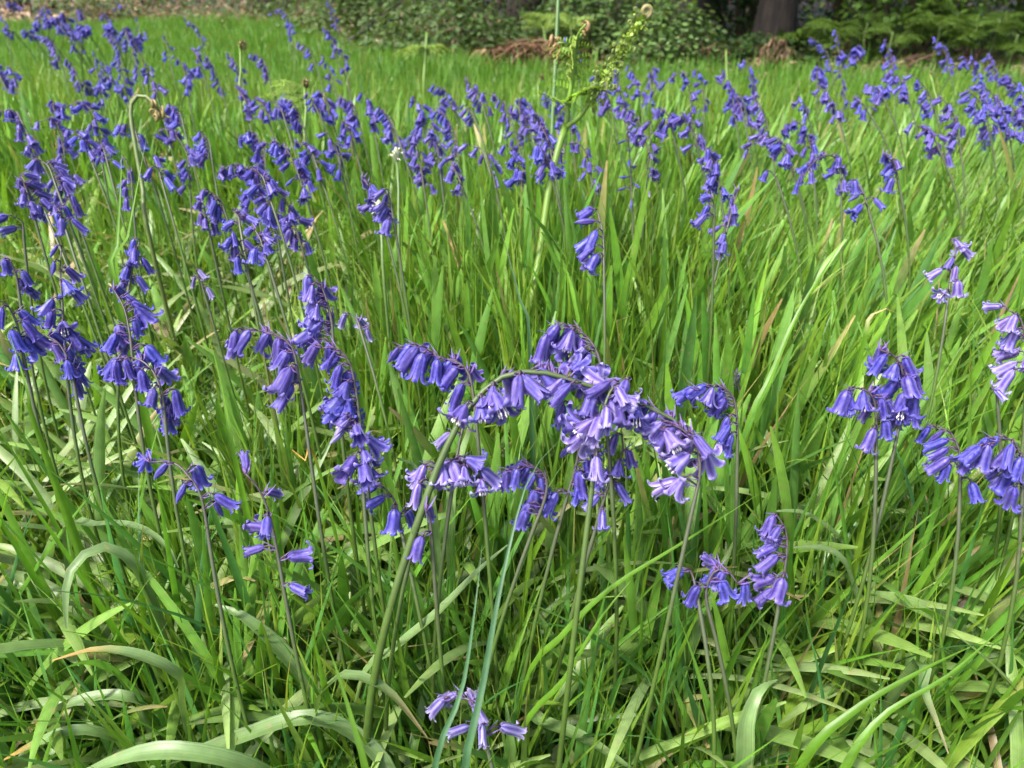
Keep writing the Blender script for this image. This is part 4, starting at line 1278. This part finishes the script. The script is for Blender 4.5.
lone_leaf('grass_blade', 'bright blade leaning left of the paired bluebell', 'grass blade', [(40, 440, .60), (30, 400, .58), (20, 365, .58), (8, 330, .58)], .0085, BRIGHT * 1.0, None, profile='grass', group=GB, side=(1, .2, 0))
lone_leaf('grass_blade', 'tall dark blade leaning left behind the big arch', 'grass blade', [(530, 350, .72), (520, 300, .71), (508, 255, .71), (498, 222, .71)], .0062, TEAL * .95, None, profile='grass', group=GB, side=(1, .2, 0))
lone_leaf('dry_leaf', 'curled straw-coloured dead leaf in the right grass', 'leaf', [(862, 350, .78), (868, 322, .77), (880, 310, .77), (898, 312, .77), (908, 330, .77)], .0060, BRIGHT * .9, (0.42, 0.33, 0.18), tip0=0.8)
lone_leaf('dry_leaf', 'short ochre dead leaf lying beneath the leaning ragged bluebell', 'leaf', [(755, 640, .80), (778, 632, .79), (805, 627, .78)], .0095, (0.50, 0.33, 0.07), None, ground_end=1)
lone_leaf('dry_leaf', 'cream dead leaf curled at the lower left edge', 'leaf', [(36, 690, .78), (33, 679, .77), (28, 670, .76), (21, 665, .76)], .013, (0.50, 0.40, 0.28), None, ground_end=1)
lone_leaf('dry_leaf', 'orange dead leaf tip beside the wide lilac bluebell', 'leaf', [(318, 470, .60), (304, 462, .58), (292, 450, .58)], .0060, BRIGHT * .8, (0.45, 0.24, 0.05), tip0=0.85)

# ------------------------------------------------------------------ ferns and other tall stalks
FERNG = np.array((0.105, 0.185, 0.020))
FBROWN = np.array((0.22, 0.14, 0.06))


def root_for(name, label, cat, p0):
    B = np.array([p0[0], p0[1], float(ground_h(p0[0], p0[1]))])
    return empty(name, B, label, cat), B


def to_ground(wp, dx=0.0):
    f = wp[0] + np.array([dx, 0.0, 0])
    f[2] = float(ground_h(f[0], f[1])) - 0.005
    return [f] + wp


def crozier(mb, c, r, turns, rad, axis_side, tint, n=30):
    """a curled fern tip: spiral in the plane of axis_side and up"""
    a = norm(axis_side)
    u = np.array([0, 0, 1.0])
    pts, rr = [], []
    for i in range(n):
        s = i / (n - 1)
        w = -PI / 2 + 2 * PI * turns * s
        q = r * (1 - 0.72 * s)
        pts.append(np.asarray(c) + a * (q * math.cos(w)) + u * (q * math.sin(w)))
        rr.append(rad * (1 - 0.55 * s))
    tube(mb, pts, rr, tint, 6)


def pinnae(mb, path, size, tint, spread=1.0, every=1, curl=True, side=None, pairs=True):
    """leaflets along both sides of a rib, each toothed by its own small leaflets"""
    n = len(path)
    T = np.gradient(path, axis=0)
    for i in range(1, n - 1, every):
        t = norm(T[i])
        s = np.cross(t, [0, 0, 1.0]) if side is None else np.asarray(side, float)
        s = norm(s - t * np.dot(s, t))
        k = math.sin(PI * min(0.95, 0.25 + 0.75 * i / n)) if not curl else 1 - 0.55 * i / n
        for g in ((-1, 1) if pairs else (1,)):
            L = size * k * random.uniform(0.75, 1.15)
            d = norm(s * g * spread + t * 0.55 + np.array([random.uniform(-.2, .2), random.uniform(-.2, .2), random.uniform(-.25, .25)]))
            M_ = 7
            mid = [path[i] + d * L * q + np.array([0, 0, (-0.25 if not curl else 0.35) * L * q * q]) for q in np.linspace(0, 1, M_)]
            c = np.asarray(tint) * random.uniform(0.8, 1.25)
            if curl:
                e = mid[-1]
                for a in range(6):
                    w = a * 0.9
                    mid.append(e + d * L * 0.12 * math.sin(w) + np.array([0, 0, 0.12 * L * (1 - math.cos(w))]))
            m2 = len(mid)
            ribbon(mb, mid, np.linspace(0.10, 0.03, m2) * L + 0.0004, c)
            u = norm(np.cross(d, s if abs(np.dot(d, s)) < 0.9 else t))
            b = norm(np.cross(d, u)) if not curl else u
            b = norm(t - d * np.dot(t, d))
            for j in range(1, M_):
                for gg in (-1, 1):
                    l2 = L * 0.34 * (1 - 0.75 * j / M_)
                    q0 = np.asarray(mid[j])
                    dd = norm(b * gg + d * 0.5 + np.array([0, 0, random.uniform(-.3, .3)]))
                    ribbon(mb, [q0, q0 + dd * l2 * 0.55, q0 + dd * l2], np.array([0.30, 0.36, 0.05]) * l2, c * random.uniform(0.85, 1.2))


def leaf_cloud(mb, n, fn, size, tints, flat=0.5):
    """n small folded leaves; fn() gives a centre"""
    V, Fc, Cc, Ac = [], [], [], []
    for i in range(n):
        c, out = fn()
        a = random.uniform(0, 2 * PI)
        nrm = norm(np.array([random.gauss(0, flat), random.gauss(0, flat), 1.0]) + 0.4 * out)
        t = norm(np.cross(nrm, [math.cos(a), math.sin(a), 0.2]))
        b = np.cross(nrm, t)
        L = size * random.uniform(0.6, 1.3)
        W = L * 0.36
        o = len(V)
        dr = -nrm * L * 0.12
        V += [c - t * L * .5, c - t * L * .1 + b * W + dr * .3, c + t * L * .5 + dr, c - t * L * .1 - b * W + dr * .3, c - t * L * .05 - nrm * L * .05]
        Fc += [(o, o + 1, o + 4), (o + 1, o + 2, o + 4), (o + 2, o + 3, o + 4), (o + 3, o, o + 4)]
        col_ = np.array(random.choice(tints)) * random.uniform(0.75, 1.25)
        Cc += [col_] * 5
        Ac += [0.5] * 5
    mb.add(V, Fc, np.array(Cc), Ac)


# the tall forked bracken stalk with curled tips
D = 0.98
st = [P(x, y, D) for x, y in [(528, 330), (540, 250), (549, 190), (558, 150), (566, 125)]]
st = to_ground(st, -0.02)
root, B = root_for('bracken_fern', 'tall forked young fern with brown curled tips rising at top centre', 'fern', st[0])
mb = MB()
c = spline(st, 26) - B
tube(mb, c, np.linspace(0.0052, 0.0044, 26), FERNG, 10)
mb.build('stalk', M_STEM, root)
for arm, nm in (([(566, 125), (569, 100), (572, 78), (574, 55), (578, 35), (586, 24)], 0), ([(565, 128), (580, 116), (596, 92), (612, 66), (628, 42), (640, 24), (646, 14)], 1)):
    c = spline([P(x, y, D - 0.01 * i) for i, (x, y) in enumerate(arm)], 30) - B
    mb = MB()
    tube(mb, c, np.linspace(0.0040 if nm == 0 else 0.0036, 0.0014, 30), FERNG * 1.15, 8)
    fr = mb.build('frond', M_STEM, root)
    mb = MB()
    if nm == 0:
        pinnae(mb, c[9:28], 0.038, np.array((0.17, 0.30, 0.03)), 1.0, 2, False, (1, 0.2, 0.1))
        pinnae(mb, c[12:28], 0.024, np.array((0.26, 0.36, 0.07)), 1.0, 1, False, (0.3, 1, 0.1))
        mb2 = MB()
        for px, py, r_ in ((552, 40, .0062), (558, 42, .0055), (557, 49, .006), (586, 26, .0062), (553, 53, .005), (582, 34, .004), (560, 55, .005)):
            q = P(px, py, D - 0.03) - B
            crozier(mb2, q, r_, 1.4, 0.0028, (random.uniform(-1, 1), random.uniform(-1, 1), 0), FBROWN * random.uniform(0.6, 1.5))
            for _ in range(16):
                v_ = norm(np.array([random.gauss(0, 1) for _ in range(3)]))
                ribbon(mb2, [q + v_ * r_ * .5, q + v_ * r_ * 1.0, q + v_ * r_ * 1.35 + np.array([0, 0, -.001])], np.array([.003, .0022, .0004]), FBROWN * random.uniform(.6, 1.9))
            k = c[min(29, 20)]
            tube(mb2, spline([k, (k + q) / 2 + np.array([0, 0, .004]), q + np.array([0, 0, -r_])], 8), 0.0022, FERNG * .9, 6)
        mb2.build('curled_tip', M_STEM, fr)
        # the spread small leaf at the middle of the stalk
        c2 = spline([P(570, 100, D) - B, P(582, 92, D - .02) - B, P(596, 86, D - .04) - B], 12)
        pinnae(mb, c2, 0.034, (0.18, 0.32, 0.03), 1, 1, False)
        c2 = spline([P(568, 104, D) - B, P(552, 98, D - .02) - B, P(540, 90, D - .04) - B], 12)
        pinnae(mb, c2, 0.028, (0.20, 0.33, 0.04), 1, 1, False)
    else:
        pinnae(mb, c[8:29], 0.016, np.array((0.20, 0.28, 0.06)), 0.8, 1, False, (0.6, 0.2, -0.5))
        pinnae(mb, c[7:29], 0.014, np.array((0.24, 0.31, 0.09)), 0.8, 1, False, (0.2, 0.8, 0.5))

        def near_arm():
            i = random.uniform(7, 28.5)
            a = c[int(i)] + (c[min(29, int(i) + 1)] - c[int(i)]) * (i - int(i))
            lump = 0.0032 + 0.0026 * max(0, math.sin(i * 2.1))
            v_ = np.array([random.gauss(0, 1) for _ in range(3)]) * lump * (1.25 - i / 60)
            return a + v_, norm(v_)
        leaf_cloud(mb, 520, near_arm, 0.0066, [(0.24, 0.36, 0.05), (0.32, 0.42, 0.09), (0.17, 0.28, 0.04)], 1.0)
        for i in range(8, 29):
            for g in (-1, 1):
                q = c[i] + np.array([random.gauss(0, .004) + g * .006, random.gauss(0, .004), random.gauss(0, .004) - g * .005])
                crozier(mb, q, random.uniform(.0022, .0042) * (1.3 - i / 40), 1.3, .0016, (random.uniform(-1, 1), random.uniform(-1, 1), 0), np.array((0.24, 0.30, 0.09)) * random.uniform(.75, 1.2), 12)
        mb2 = MB()
        crozier(mb2, c[-1] + np.array([0, 0, 0.003]), 0.0066, 1.6, 0.0036, (1, 0.2, 0), (0.22, 0.19, 0.08))
        mb2.build('curled_tip', M_STEM, fr)
    mb.build('leaflets', M_FERN, fr)

# the thin dark green stalk behind it, running out of the top of the picture
st = to_ground([P(x, y, 1.25) for x, y in [(548, 230), (552, 130), (556, 50), (559, -20), (561, -70)]])
root, B = root_for('bracken_fern', 'thin dark green fern stalk behind the forked fern, running out of the top', 'fern', st[0])
mb = MB()
c = spline(st, 24) - B
tube(mb, c, np.linspace(0.0042, 0.0028, 24), (0.055, 0.12, 0.025), 8)
mb.build('stalk', M_STEM, root)
mb = MB()
crozier(mb, c[-1] + np.array([0, 0, 0.008]), 0.008, 1.5, 0.0036, (1, 0, 0), FBROWN)
mb.build('curled_tip', M_STEM, root)

# the shepherd's-crook fern at the left
D = 1.02
st = to_ground([P(x, y, D) for x, y in [(150, 240), (143, 190), (136, 150), (131, 118), (132, 102), (140, 95), (149, 98), (155, 105), (159, 112)]])
root, B = root_for('bracken_fern', 'hooked pale green fern crook among the bluebells at upper left', 'fern', st[0])
mb = MB()
c = spline(st, 44) - B
tube(mb, c, np.linspace(0.0036, 0.0025, 44), np.array((0.09, 0.125, 0.032)), 10)
mb.build('stalk', M_STEM, root)
mb = MB()
for k in range(9):
    q = c[43] + np.array([random.uniform(-.010, .008), random.uniform(-.006, .006), random.uniform(-.008, .012)])
    crozier(mb, q, random.uniform(.004, .007), 1.3, .0022, (random.uniform(.3, 1), random.uniform(-1, 1), 0), np.array((0.22, 0.17, 0.06)) * random.uniform(.7, 1.3), 16)
tube(mb, spline([c[43], c[43] + np.array([.006, 0, -.004]), c[43] + np.array([.014, 0, -.008])], 6), np.linspace(.003, .0012, 6), (0.26, 0.2, 0.08), 6)
mb.build('curled_tip', M_STEM, root)


def small_fern(label, stem_px, D, croz, frond_px=None, size=0.03, r=0.0035):
    st = to_ground([P(x, y, D) for x, y in stem_px])
    root, B = root_for('bracken_fern', label, 'fern', st[0])
    mb = MB()
    c = spline(st, 20) - B
    tube(mb, c, np.linspace(r, r * 0.7, 20), FERNG * 0.9, 7)
    mb.build('stalk', M_STEM, root)
    if croz:
        mb = MB()
        q = c[-1] + np.array([croz * .6, 0, croz * .3])
        crozier(mb, q, croz, 1.1, croz * 0.45, (random.choice([-1, 1]), 0.7, 0), FBROWN * 0.75)
        for _ in range(26):
            v_ = norm(np.array([random.gauss(0, 1) for _ in range(3)]))
            ribbon(mb, [q + v_ * croz * .5, q + v_ * croz * 1.1, q + v_ * croz * 1.5 + np.array([0, 0, -.1 * croz])], np.array([.5, .38, .06]) * croz, np.array(random.choice([(0.20, 0.15, 0.05), (0.16, 0.20, 0.05), (0.13, 0.08, 0.04)])))
        mb.build('curled_tip', M_STEM, root)
    for f in frond_px or []:
        fc = spline([c[-3]] + [P(x, y, D + 0.03 * i) - B for i, (x, y) in enumerate(f)], 16)
        mb = MB()
        tube(mb, fc, np.linspace(r * 0.5, r * 0.2, 16), FERNG, 5)
        pinnae(mb, fc, size, (0.20, 0.30, 0.06), 1.0, 1, False)
        mb.build('frond', M_FERN, root)


small_fern('small brown crozier fern between the left bluebell drifts', [(242, 110), (241, 70), (240, 46)], 1.6, 0.008)
small_fern('young fern with one pale frond reaching left, centre left', [(306, 160), (306, 110), (304, 84)], 1.45, 0.0075, [[(292, 94), (275, 92), (255, 100)], [(285, 82), (272, 86)]], 0.030)
small_fern('pale unfurling fern alone in the far grass left of the forked fern', [(424, 92), (425, 62), (427, 32)], 2.6, 0.006, [[(410, 48), (398, 52)], [(438, 46), (446, 50)]], 0.06, 0.006)
small_fern('short brown crozier stub left of the forked fern', [(539, 110), (538, 90), (540, 78)], 1.9, 0.006)
small_fern('thin green stalk standing alone in the grass right of centre', [(728, 120), (727, 80), (726, 50)], 3.0, 0.0, None, 0.03, 0.006)
small_fern('pale yellow stalk with a dry top in the right grass', [(938, 130), (934, 90), (930, 74)], 1.9, 0.004, None, 0.03, 0.004)
for k, (lab, x0) in enumerate([('pale fern frond arching at the wood edge, left one of the pair', 541), ('pale fern frond arching at the wood edge, right one of the pair', 568)]):
    small_fern(lab, [(x0 + 6, 62), (x0 + 5, 44), (x0 + 2, 26)], 4.5, 0.0, [[(x0 - 4, 16), (x0 - 12, 22)], [(x0 + 10, 20), (x0 + 16, 28)]], 0.12, 0.008)


def budded_stalk(label, pts, D):
    st = to_ground([P(x, y, D) for x, y in pts])
    root, B = root_for('budded_stalk', label, 'plant', st[0])
    mb = MB()
    c = spline(st, 14) - B
    tube(mb, c, 0.0018, (0.09, 0.15, 0.04), 6)
    mb.build('stem', M_STEM, root)
    mb = MB()
    e = c[-1]
    tube(mb, [e + np.array([0, 0, z]) for z in (-.004, .0, .004, .009, .013, .016)], [.0012, .0032, .0046, .0046, .0030, .001], (0.26, 0.28, 0.17), 8)
    for k in range(14):
        a = random.uniform(0, 2 * PI)
        q = e + np.array([.0040 * math.cos(a), .0040 * math.sin(a), random.uniform(0, .012)])
        ribbon(mb, [q, q + np.array([.004 * math.cos(a), .004 * math.sin(a), .002]), q + np.array([.007 * math.cos(a), .007 * math.sin(a), .001])], np.array([.002, .0016, .0003]), (0.5, 0.5, 0.42))
    mb.build('bud_head', M_STEM, root)


budded_stalk('thin stalk with a round whitish bud head left of centre', [(400, 260), (399, 200), (397, 160)], .95)
budded_stalk('thin stalk with a greenish bud head under the small bluebell left of centre', [(384, 280), (382, 240), (380, 214)], .85)


# ------------------------------------------------------------------ the wood behind
WK = 0.75


def shrub(label, x, y, rx, ry, h, n, size, tints, name='shrub', cat='shrub', stems=7, dense=0.5, group=None):
    x, y, rx, ry, size = x * WK, y * WK, rx * 0.85, ry * 0.85, size * 0.8
    z = float(ground_h(x, y))
    root = empty(name, (x, y, z), label, cat, group)
    mb = MB()
    ends = []
    for k in range(stems):
        a = random.uniform(0, 2 * PI)
        r = random.uniform(0.3, 0.95)
        e = np.array([rx * r * math.cos(a), ry * r * math.sin(a), h * random.uniform(0.45, 0.98) * (1 - 0.35 * r * r)])
        s = np.array([e[0] * .2, e[1] * .2, -0.02])
        c = spline([s, (s + e) / 2 + np.array([random.uniform(-.1, .1) * rx, random.uniform(-.1, .1) * ry, h * .12]), e], 9)
        tube(mb, c, np.linspace(0.012, 0.004, 9) * max(0.6, h), (0.07, 0.05, 0.03), 5)
        ends += [c[j] for j in range(3, 9)]
    mb.build('branches', M_STEM, root)
    mb = MB()

    def fn():
        if random.random() < dense:
            e = random.choice(ends)
            c = e + np.array([random.gauss(0, rx * .12), random.gauss(0, ry * .12), random.gauss(0, h * .09)])
        else:
            a, r = random.uniform(0, 2 * PI), random.uniform(0, 1) ** 0.4
            zz = random.uniform(0.03, 1)
            q = math.sqrt(max(0.02, 1 - zz ** 2.4))
            c = np.array([rx * r * q * math.cos(a), ry * r * q * math.sin(a), h * zz * random.uniform(.85, 1.08)])
        c[2] = max(c[2], 0.02)
        return c, norm(c - np.array([0, 0, h * .35]))
    leaf_cloud(mb, n, fn, size, tints)
    mb.build('foliage', M_SHRUB, root)
    return root


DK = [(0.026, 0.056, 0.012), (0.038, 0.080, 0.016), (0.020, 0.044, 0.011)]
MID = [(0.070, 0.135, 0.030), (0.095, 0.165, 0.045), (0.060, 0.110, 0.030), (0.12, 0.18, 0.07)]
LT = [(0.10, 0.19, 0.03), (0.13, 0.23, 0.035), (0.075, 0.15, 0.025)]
# low herbs left of centre and at the middle of the wood edge
for lab, x, y, rx, h, n, tn in [
    ('low grey-green bramble patch left of the dead bracken heap', -0.55, 6.7, 0.75, 0.40, 1500, MID),
    ('low leafy herb patch beneath the pale fern fronds', 0.75, 6.9, 0.60, 0.50, 1400, MID),
    ('low herb patch furthest left at the wood edge, over brown litter', -4.6, 10.2, 1.1, 0.40, 900, MID),
    ('loose green herb patch on the litter bank, left of the fallen branch', -2.4, 9.6, 0.95, 0.36, 900, MID),
    ('green bramble patch behind the fallen branch', -1.3, 8.2, 0.9, 0.46, 1500, MID),
    ('bushy nettle patch right of the dead bracken heap', 1.15, 6.25, 0.42, 0.42, 900, MID),
]:
    shrub(lab, x, y, rx, rx * 0.6, h, int(n * 1.9), 0.046, tn, 'herb_patch', 'herbs', 9, 0.3, 'low herbs along the wood edge')
# taller shrubs
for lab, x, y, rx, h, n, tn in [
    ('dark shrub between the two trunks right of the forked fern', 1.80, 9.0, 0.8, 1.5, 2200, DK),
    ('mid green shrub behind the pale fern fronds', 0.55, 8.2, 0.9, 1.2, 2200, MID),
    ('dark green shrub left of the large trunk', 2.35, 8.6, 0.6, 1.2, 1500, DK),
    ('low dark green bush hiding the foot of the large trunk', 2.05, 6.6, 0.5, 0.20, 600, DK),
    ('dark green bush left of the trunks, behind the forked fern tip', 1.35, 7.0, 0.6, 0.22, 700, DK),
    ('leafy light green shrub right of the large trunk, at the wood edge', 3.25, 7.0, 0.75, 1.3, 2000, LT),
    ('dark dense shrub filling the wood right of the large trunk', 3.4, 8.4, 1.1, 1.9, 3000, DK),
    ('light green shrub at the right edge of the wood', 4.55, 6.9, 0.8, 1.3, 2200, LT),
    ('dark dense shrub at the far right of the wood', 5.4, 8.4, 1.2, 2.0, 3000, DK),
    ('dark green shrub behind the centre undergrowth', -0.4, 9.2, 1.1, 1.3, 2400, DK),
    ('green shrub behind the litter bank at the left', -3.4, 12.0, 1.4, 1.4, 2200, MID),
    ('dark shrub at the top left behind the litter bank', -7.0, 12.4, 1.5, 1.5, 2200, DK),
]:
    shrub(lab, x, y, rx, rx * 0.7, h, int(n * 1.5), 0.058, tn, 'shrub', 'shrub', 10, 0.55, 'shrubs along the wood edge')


def tree(label, x, y, r, H, lean, crown_r, tints=DK, n=5200):
    x, y = x * WK, y * WK
    z = float(ground_h(x, y)) + max(0, y - 12) * 0.01
    root = empty('tree', (x, y, z), label, 'tree', 'trees of the wood behind')
    mb = MB()
    top = np.array([lean * H, random.uniform(-.05, .05) * H, H])
    c = spline([np.array([0, 0, -.15]), np.array([lean * H * .2, 0, H * .33]), np.array([lean * H * .7, 0, H * .7]), top], 18)
    rr = np.linspace(r, r * .25, 18)
    rr[0] *= 1.6
    rr[1] *= 1.2
    tube(mb, c, rr, (0.1, 0.08, 0.06), 14)
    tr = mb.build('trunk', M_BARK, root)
    mb = MB()
    ends = []
    for k in range(15):
        i = random.randint(6 if r > 0.1 else 7, 16)
        a = random.uniform(0, 2 * PI)
        l = crown_r * random.uniform(.5, 1.0)
        e = c[i] + np.array([l * math.cos(a), l * math.sin(a), l * random.uniform(.0, .6)])
        q = spline([c[i], (c[i] + e) / 2 + np.array([0, 0, .12 * l]), e], 8)
        tube(mb, q, np.linspace(rr[i] * .5, .012, 8), (0.1, 0.08, 0.06), 6)
        ends += [q[j] for j in range(2, 8)]
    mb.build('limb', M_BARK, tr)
    mb = MB()
    ends += [c[16], c[17]]

    def fn():
        e = random.choice(ends)
        cc = e + np.array([random.gauss(0, .34), random.gauss(0, .34), random.gauss(0, .22)])
        return cc, norm(cc - np.array([0, 0, H * .5]))
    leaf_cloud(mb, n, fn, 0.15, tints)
    mb.build('crown', M_CROWN, root)


for t_ in [
    ('large dark brown trunk at the wood edge right of centre', 2.27, 7.3, 0.115, 6.0, 0.02, 3.0, DK, 15000),
    ('slim dark trunk just right of the forked fern tip', 1.50, 7.3, 0.085, 5.5, -0.02, 2.6, DK, 8000),
    ('thin trunk left of the large dark trunk', 1.80, 8.3, 0.08, 6.0, 0.03, 2.2),
    ('dark tree behind the right shrubs', 4.3, 8.6, 0.17, 6.5, 0.0, 3.2, DK, 15000),
    ('dark tree at the far right of the wood', 6.6, 7.6, 0.18, 6.5, -0.02, 3.2, DK, 15000),
    ('tree behind the centre undergrowth', 0.2, 10.6, 0.16, 7.0, 0.02, 2.8),
    ('tree at the back of the wood left of centre', -2.4, 13.5, 0.18, 7.5, 0.0, 3.0),
    ('tree at the back of the wood at top left', -6.2, 14.5, 0.2, 7.5, 0.02, 3.0),
    ('tree deep in the wood right of centre', 2.6, 11.6, 0.18, 7.5, 0.0, 3.0),
]:
    tree(*t_)

# dead bracken heap and dry stalks
def dead_heap(label, x, y, w, h, n, cols):
    z = float(ground_h(x, y))
    mb = MB()
    for i in range(n):
        a = random.gauss(0, 0.7) + random.choice([0, PI])
        L = random.uniform(.12, .42) * w
        s = np.array([random.uniform(-.45, .45) * w, random.uniform(-.25, .25) * w, random.uniform(0, h * .7)])
        d = np.array([math.cos(a), math.sin(a) * .5, random.uniform(-.2, .45)])
        pts = [s + d * L * q + np.array([0, 0, h * .25 * math.sin(PI * q)]) for q in np.linspace(0, 1, 6)]
        pts = [np.array([p[0], p[1], max(.01, p[2])]) for p in pts]
        c = np.array(random.choice(cols)) * random.uniform(.7, 1.2)
        ribbon(mb, pts, np.array([.6, 1, 1, .8, .6, .2]) * random.uniform(.006, .022), c, twist=random.uniform(-1, 1))
    ob = mb.build('dead_bracken', M_LITTER, None, (x, y, z))
    tag(ob, label, 'dead fern')


BR = [(0.19, 0.10, 0.06), (0.14, 0.075, 0.045), (0.24, 0.15, 0.09), (0.10, 0.055, 0.035)]
w_ = P(533, 60, 5.4)
dead_heap('heap of reddish brown dead bracken at the wood edge, centre', 0.10, 4.78, 0.55, 0.17, 420, BR)
dead_heap('dry brown bracken stalks standing at the wood edge under the large trunk', 1.38, 4.45, 0.22, 0.24, 60, [(0.26, 0.17, 0.11), (0.18, 0.11, 0.07)])
dead_heap('low brown dead bracken by the slim dark trunk', 1.0, 5.1, 0.6, 0.14, 240, BR)
dead_heap('brown dead bracken strip beneath the right shrubs', 2.4, 4.75, 0.7, 0.06, 160, [(0.14, 0.09, 0.06), (0.10, 0.06, 0.04)])
dead_heap('reddish dead bracken on the litter bank at the top left', -1.75, 7.3, 0.8, 0.07, 200, BR)
dead_heap('dead bracken at the far left of the litter bank', -3.6, 7.7, 1.0, 0.07, 200, BR)

# fallen branch on the bank
mb = MB()
a_, b_ = np.array([-1.08, 5.45, .10]), np.array([-0.74, 5.7, .23])
c = spline([a_, (a_ + b_) / 2 + np.array([0, 0, .03]), b_], 12)
tube(mb, c - a_, np.linspace(.022, .010, 12), (0.22, 0.16, 0.11), 7)
for k in (4, 7):
    e = c[k] + np.array([random.uniform(.1, .2), .05, .12])
    tube(mb, np.array([c[k], (c[k] + e) / 2 + np.array([0, 0, .02]), e]) - a_, [.009, .007, .004], (0.22, 0.16, 0.11), 5)
e = c[11] + np.array([.1, .1, -.25])
tube(mb, np.array([c[11], (c[11] + e) / 2, e]) - a_, [.010, .009, .008], (0.22, 0.16, 0.11), 5)
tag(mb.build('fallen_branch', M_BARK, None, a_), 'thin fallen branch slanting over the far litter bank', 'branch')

# fresh light green bracken sprays standing in front of the dark shrubs
for k, (px, py, D) in enumerate([(834, 30, 5.7), (868, 22, 5.9), (893, 32, 5.7), (915, 10, 5.8), (941, 26, 5.6), (958, 12, 5.9), (976, 30, 5.6), (1000, 20, 5.7), (1018, 34, 5.6), (800, 34, 6.0)]):
    where = ['third', 'fourth', 'fifth', 'sixth', 'seventh', 'eighth', 'ninth', 'tenth', 'last', 'second'][k]
    w = P(px, py, D * 0.77)
    st = [np.array([w[0] + random.uniform(-.08, .08), w[1], -.01]), np.array([w[0], w[1], w[2] * .6]), w]
    root, B = root_for('bracken_fern', f'light green bracken spray before the dark shrubs, {where} from the large trunk', 'fern', st[0])
    mb = MB()
    c = spline(st, 14) - B
    tube(mb, c, np.linspace(.008, .005, 14), (0.13, 0.19, 0.05), 6)
    mb.build('stalk', M_STEM, root)
    for g in range(random.randint(3, 5)):
        a = random.uniform(0, 2 * PI)
        s = c[random.randint(8, 13)]
        L = random.uniform(.12, .24)
        fc = spline([s, s + np.array([math.cos(a) * L * .5, math.sin(a) * L * .5, L * .3]), s + np.array([math.cos(a) * L, math.sin(a) * L, L * .12])], 12)
        mb = MB()
        tube(mb, fc, np.linspace(.004, .0015, 12), (0.13, 0.19, 0.05), 4)
        pinnae(mb, fc, .11, (0.12, 0.21, 0.035), 1, 1, False)
        mb.build('frond', M_FERN, root)
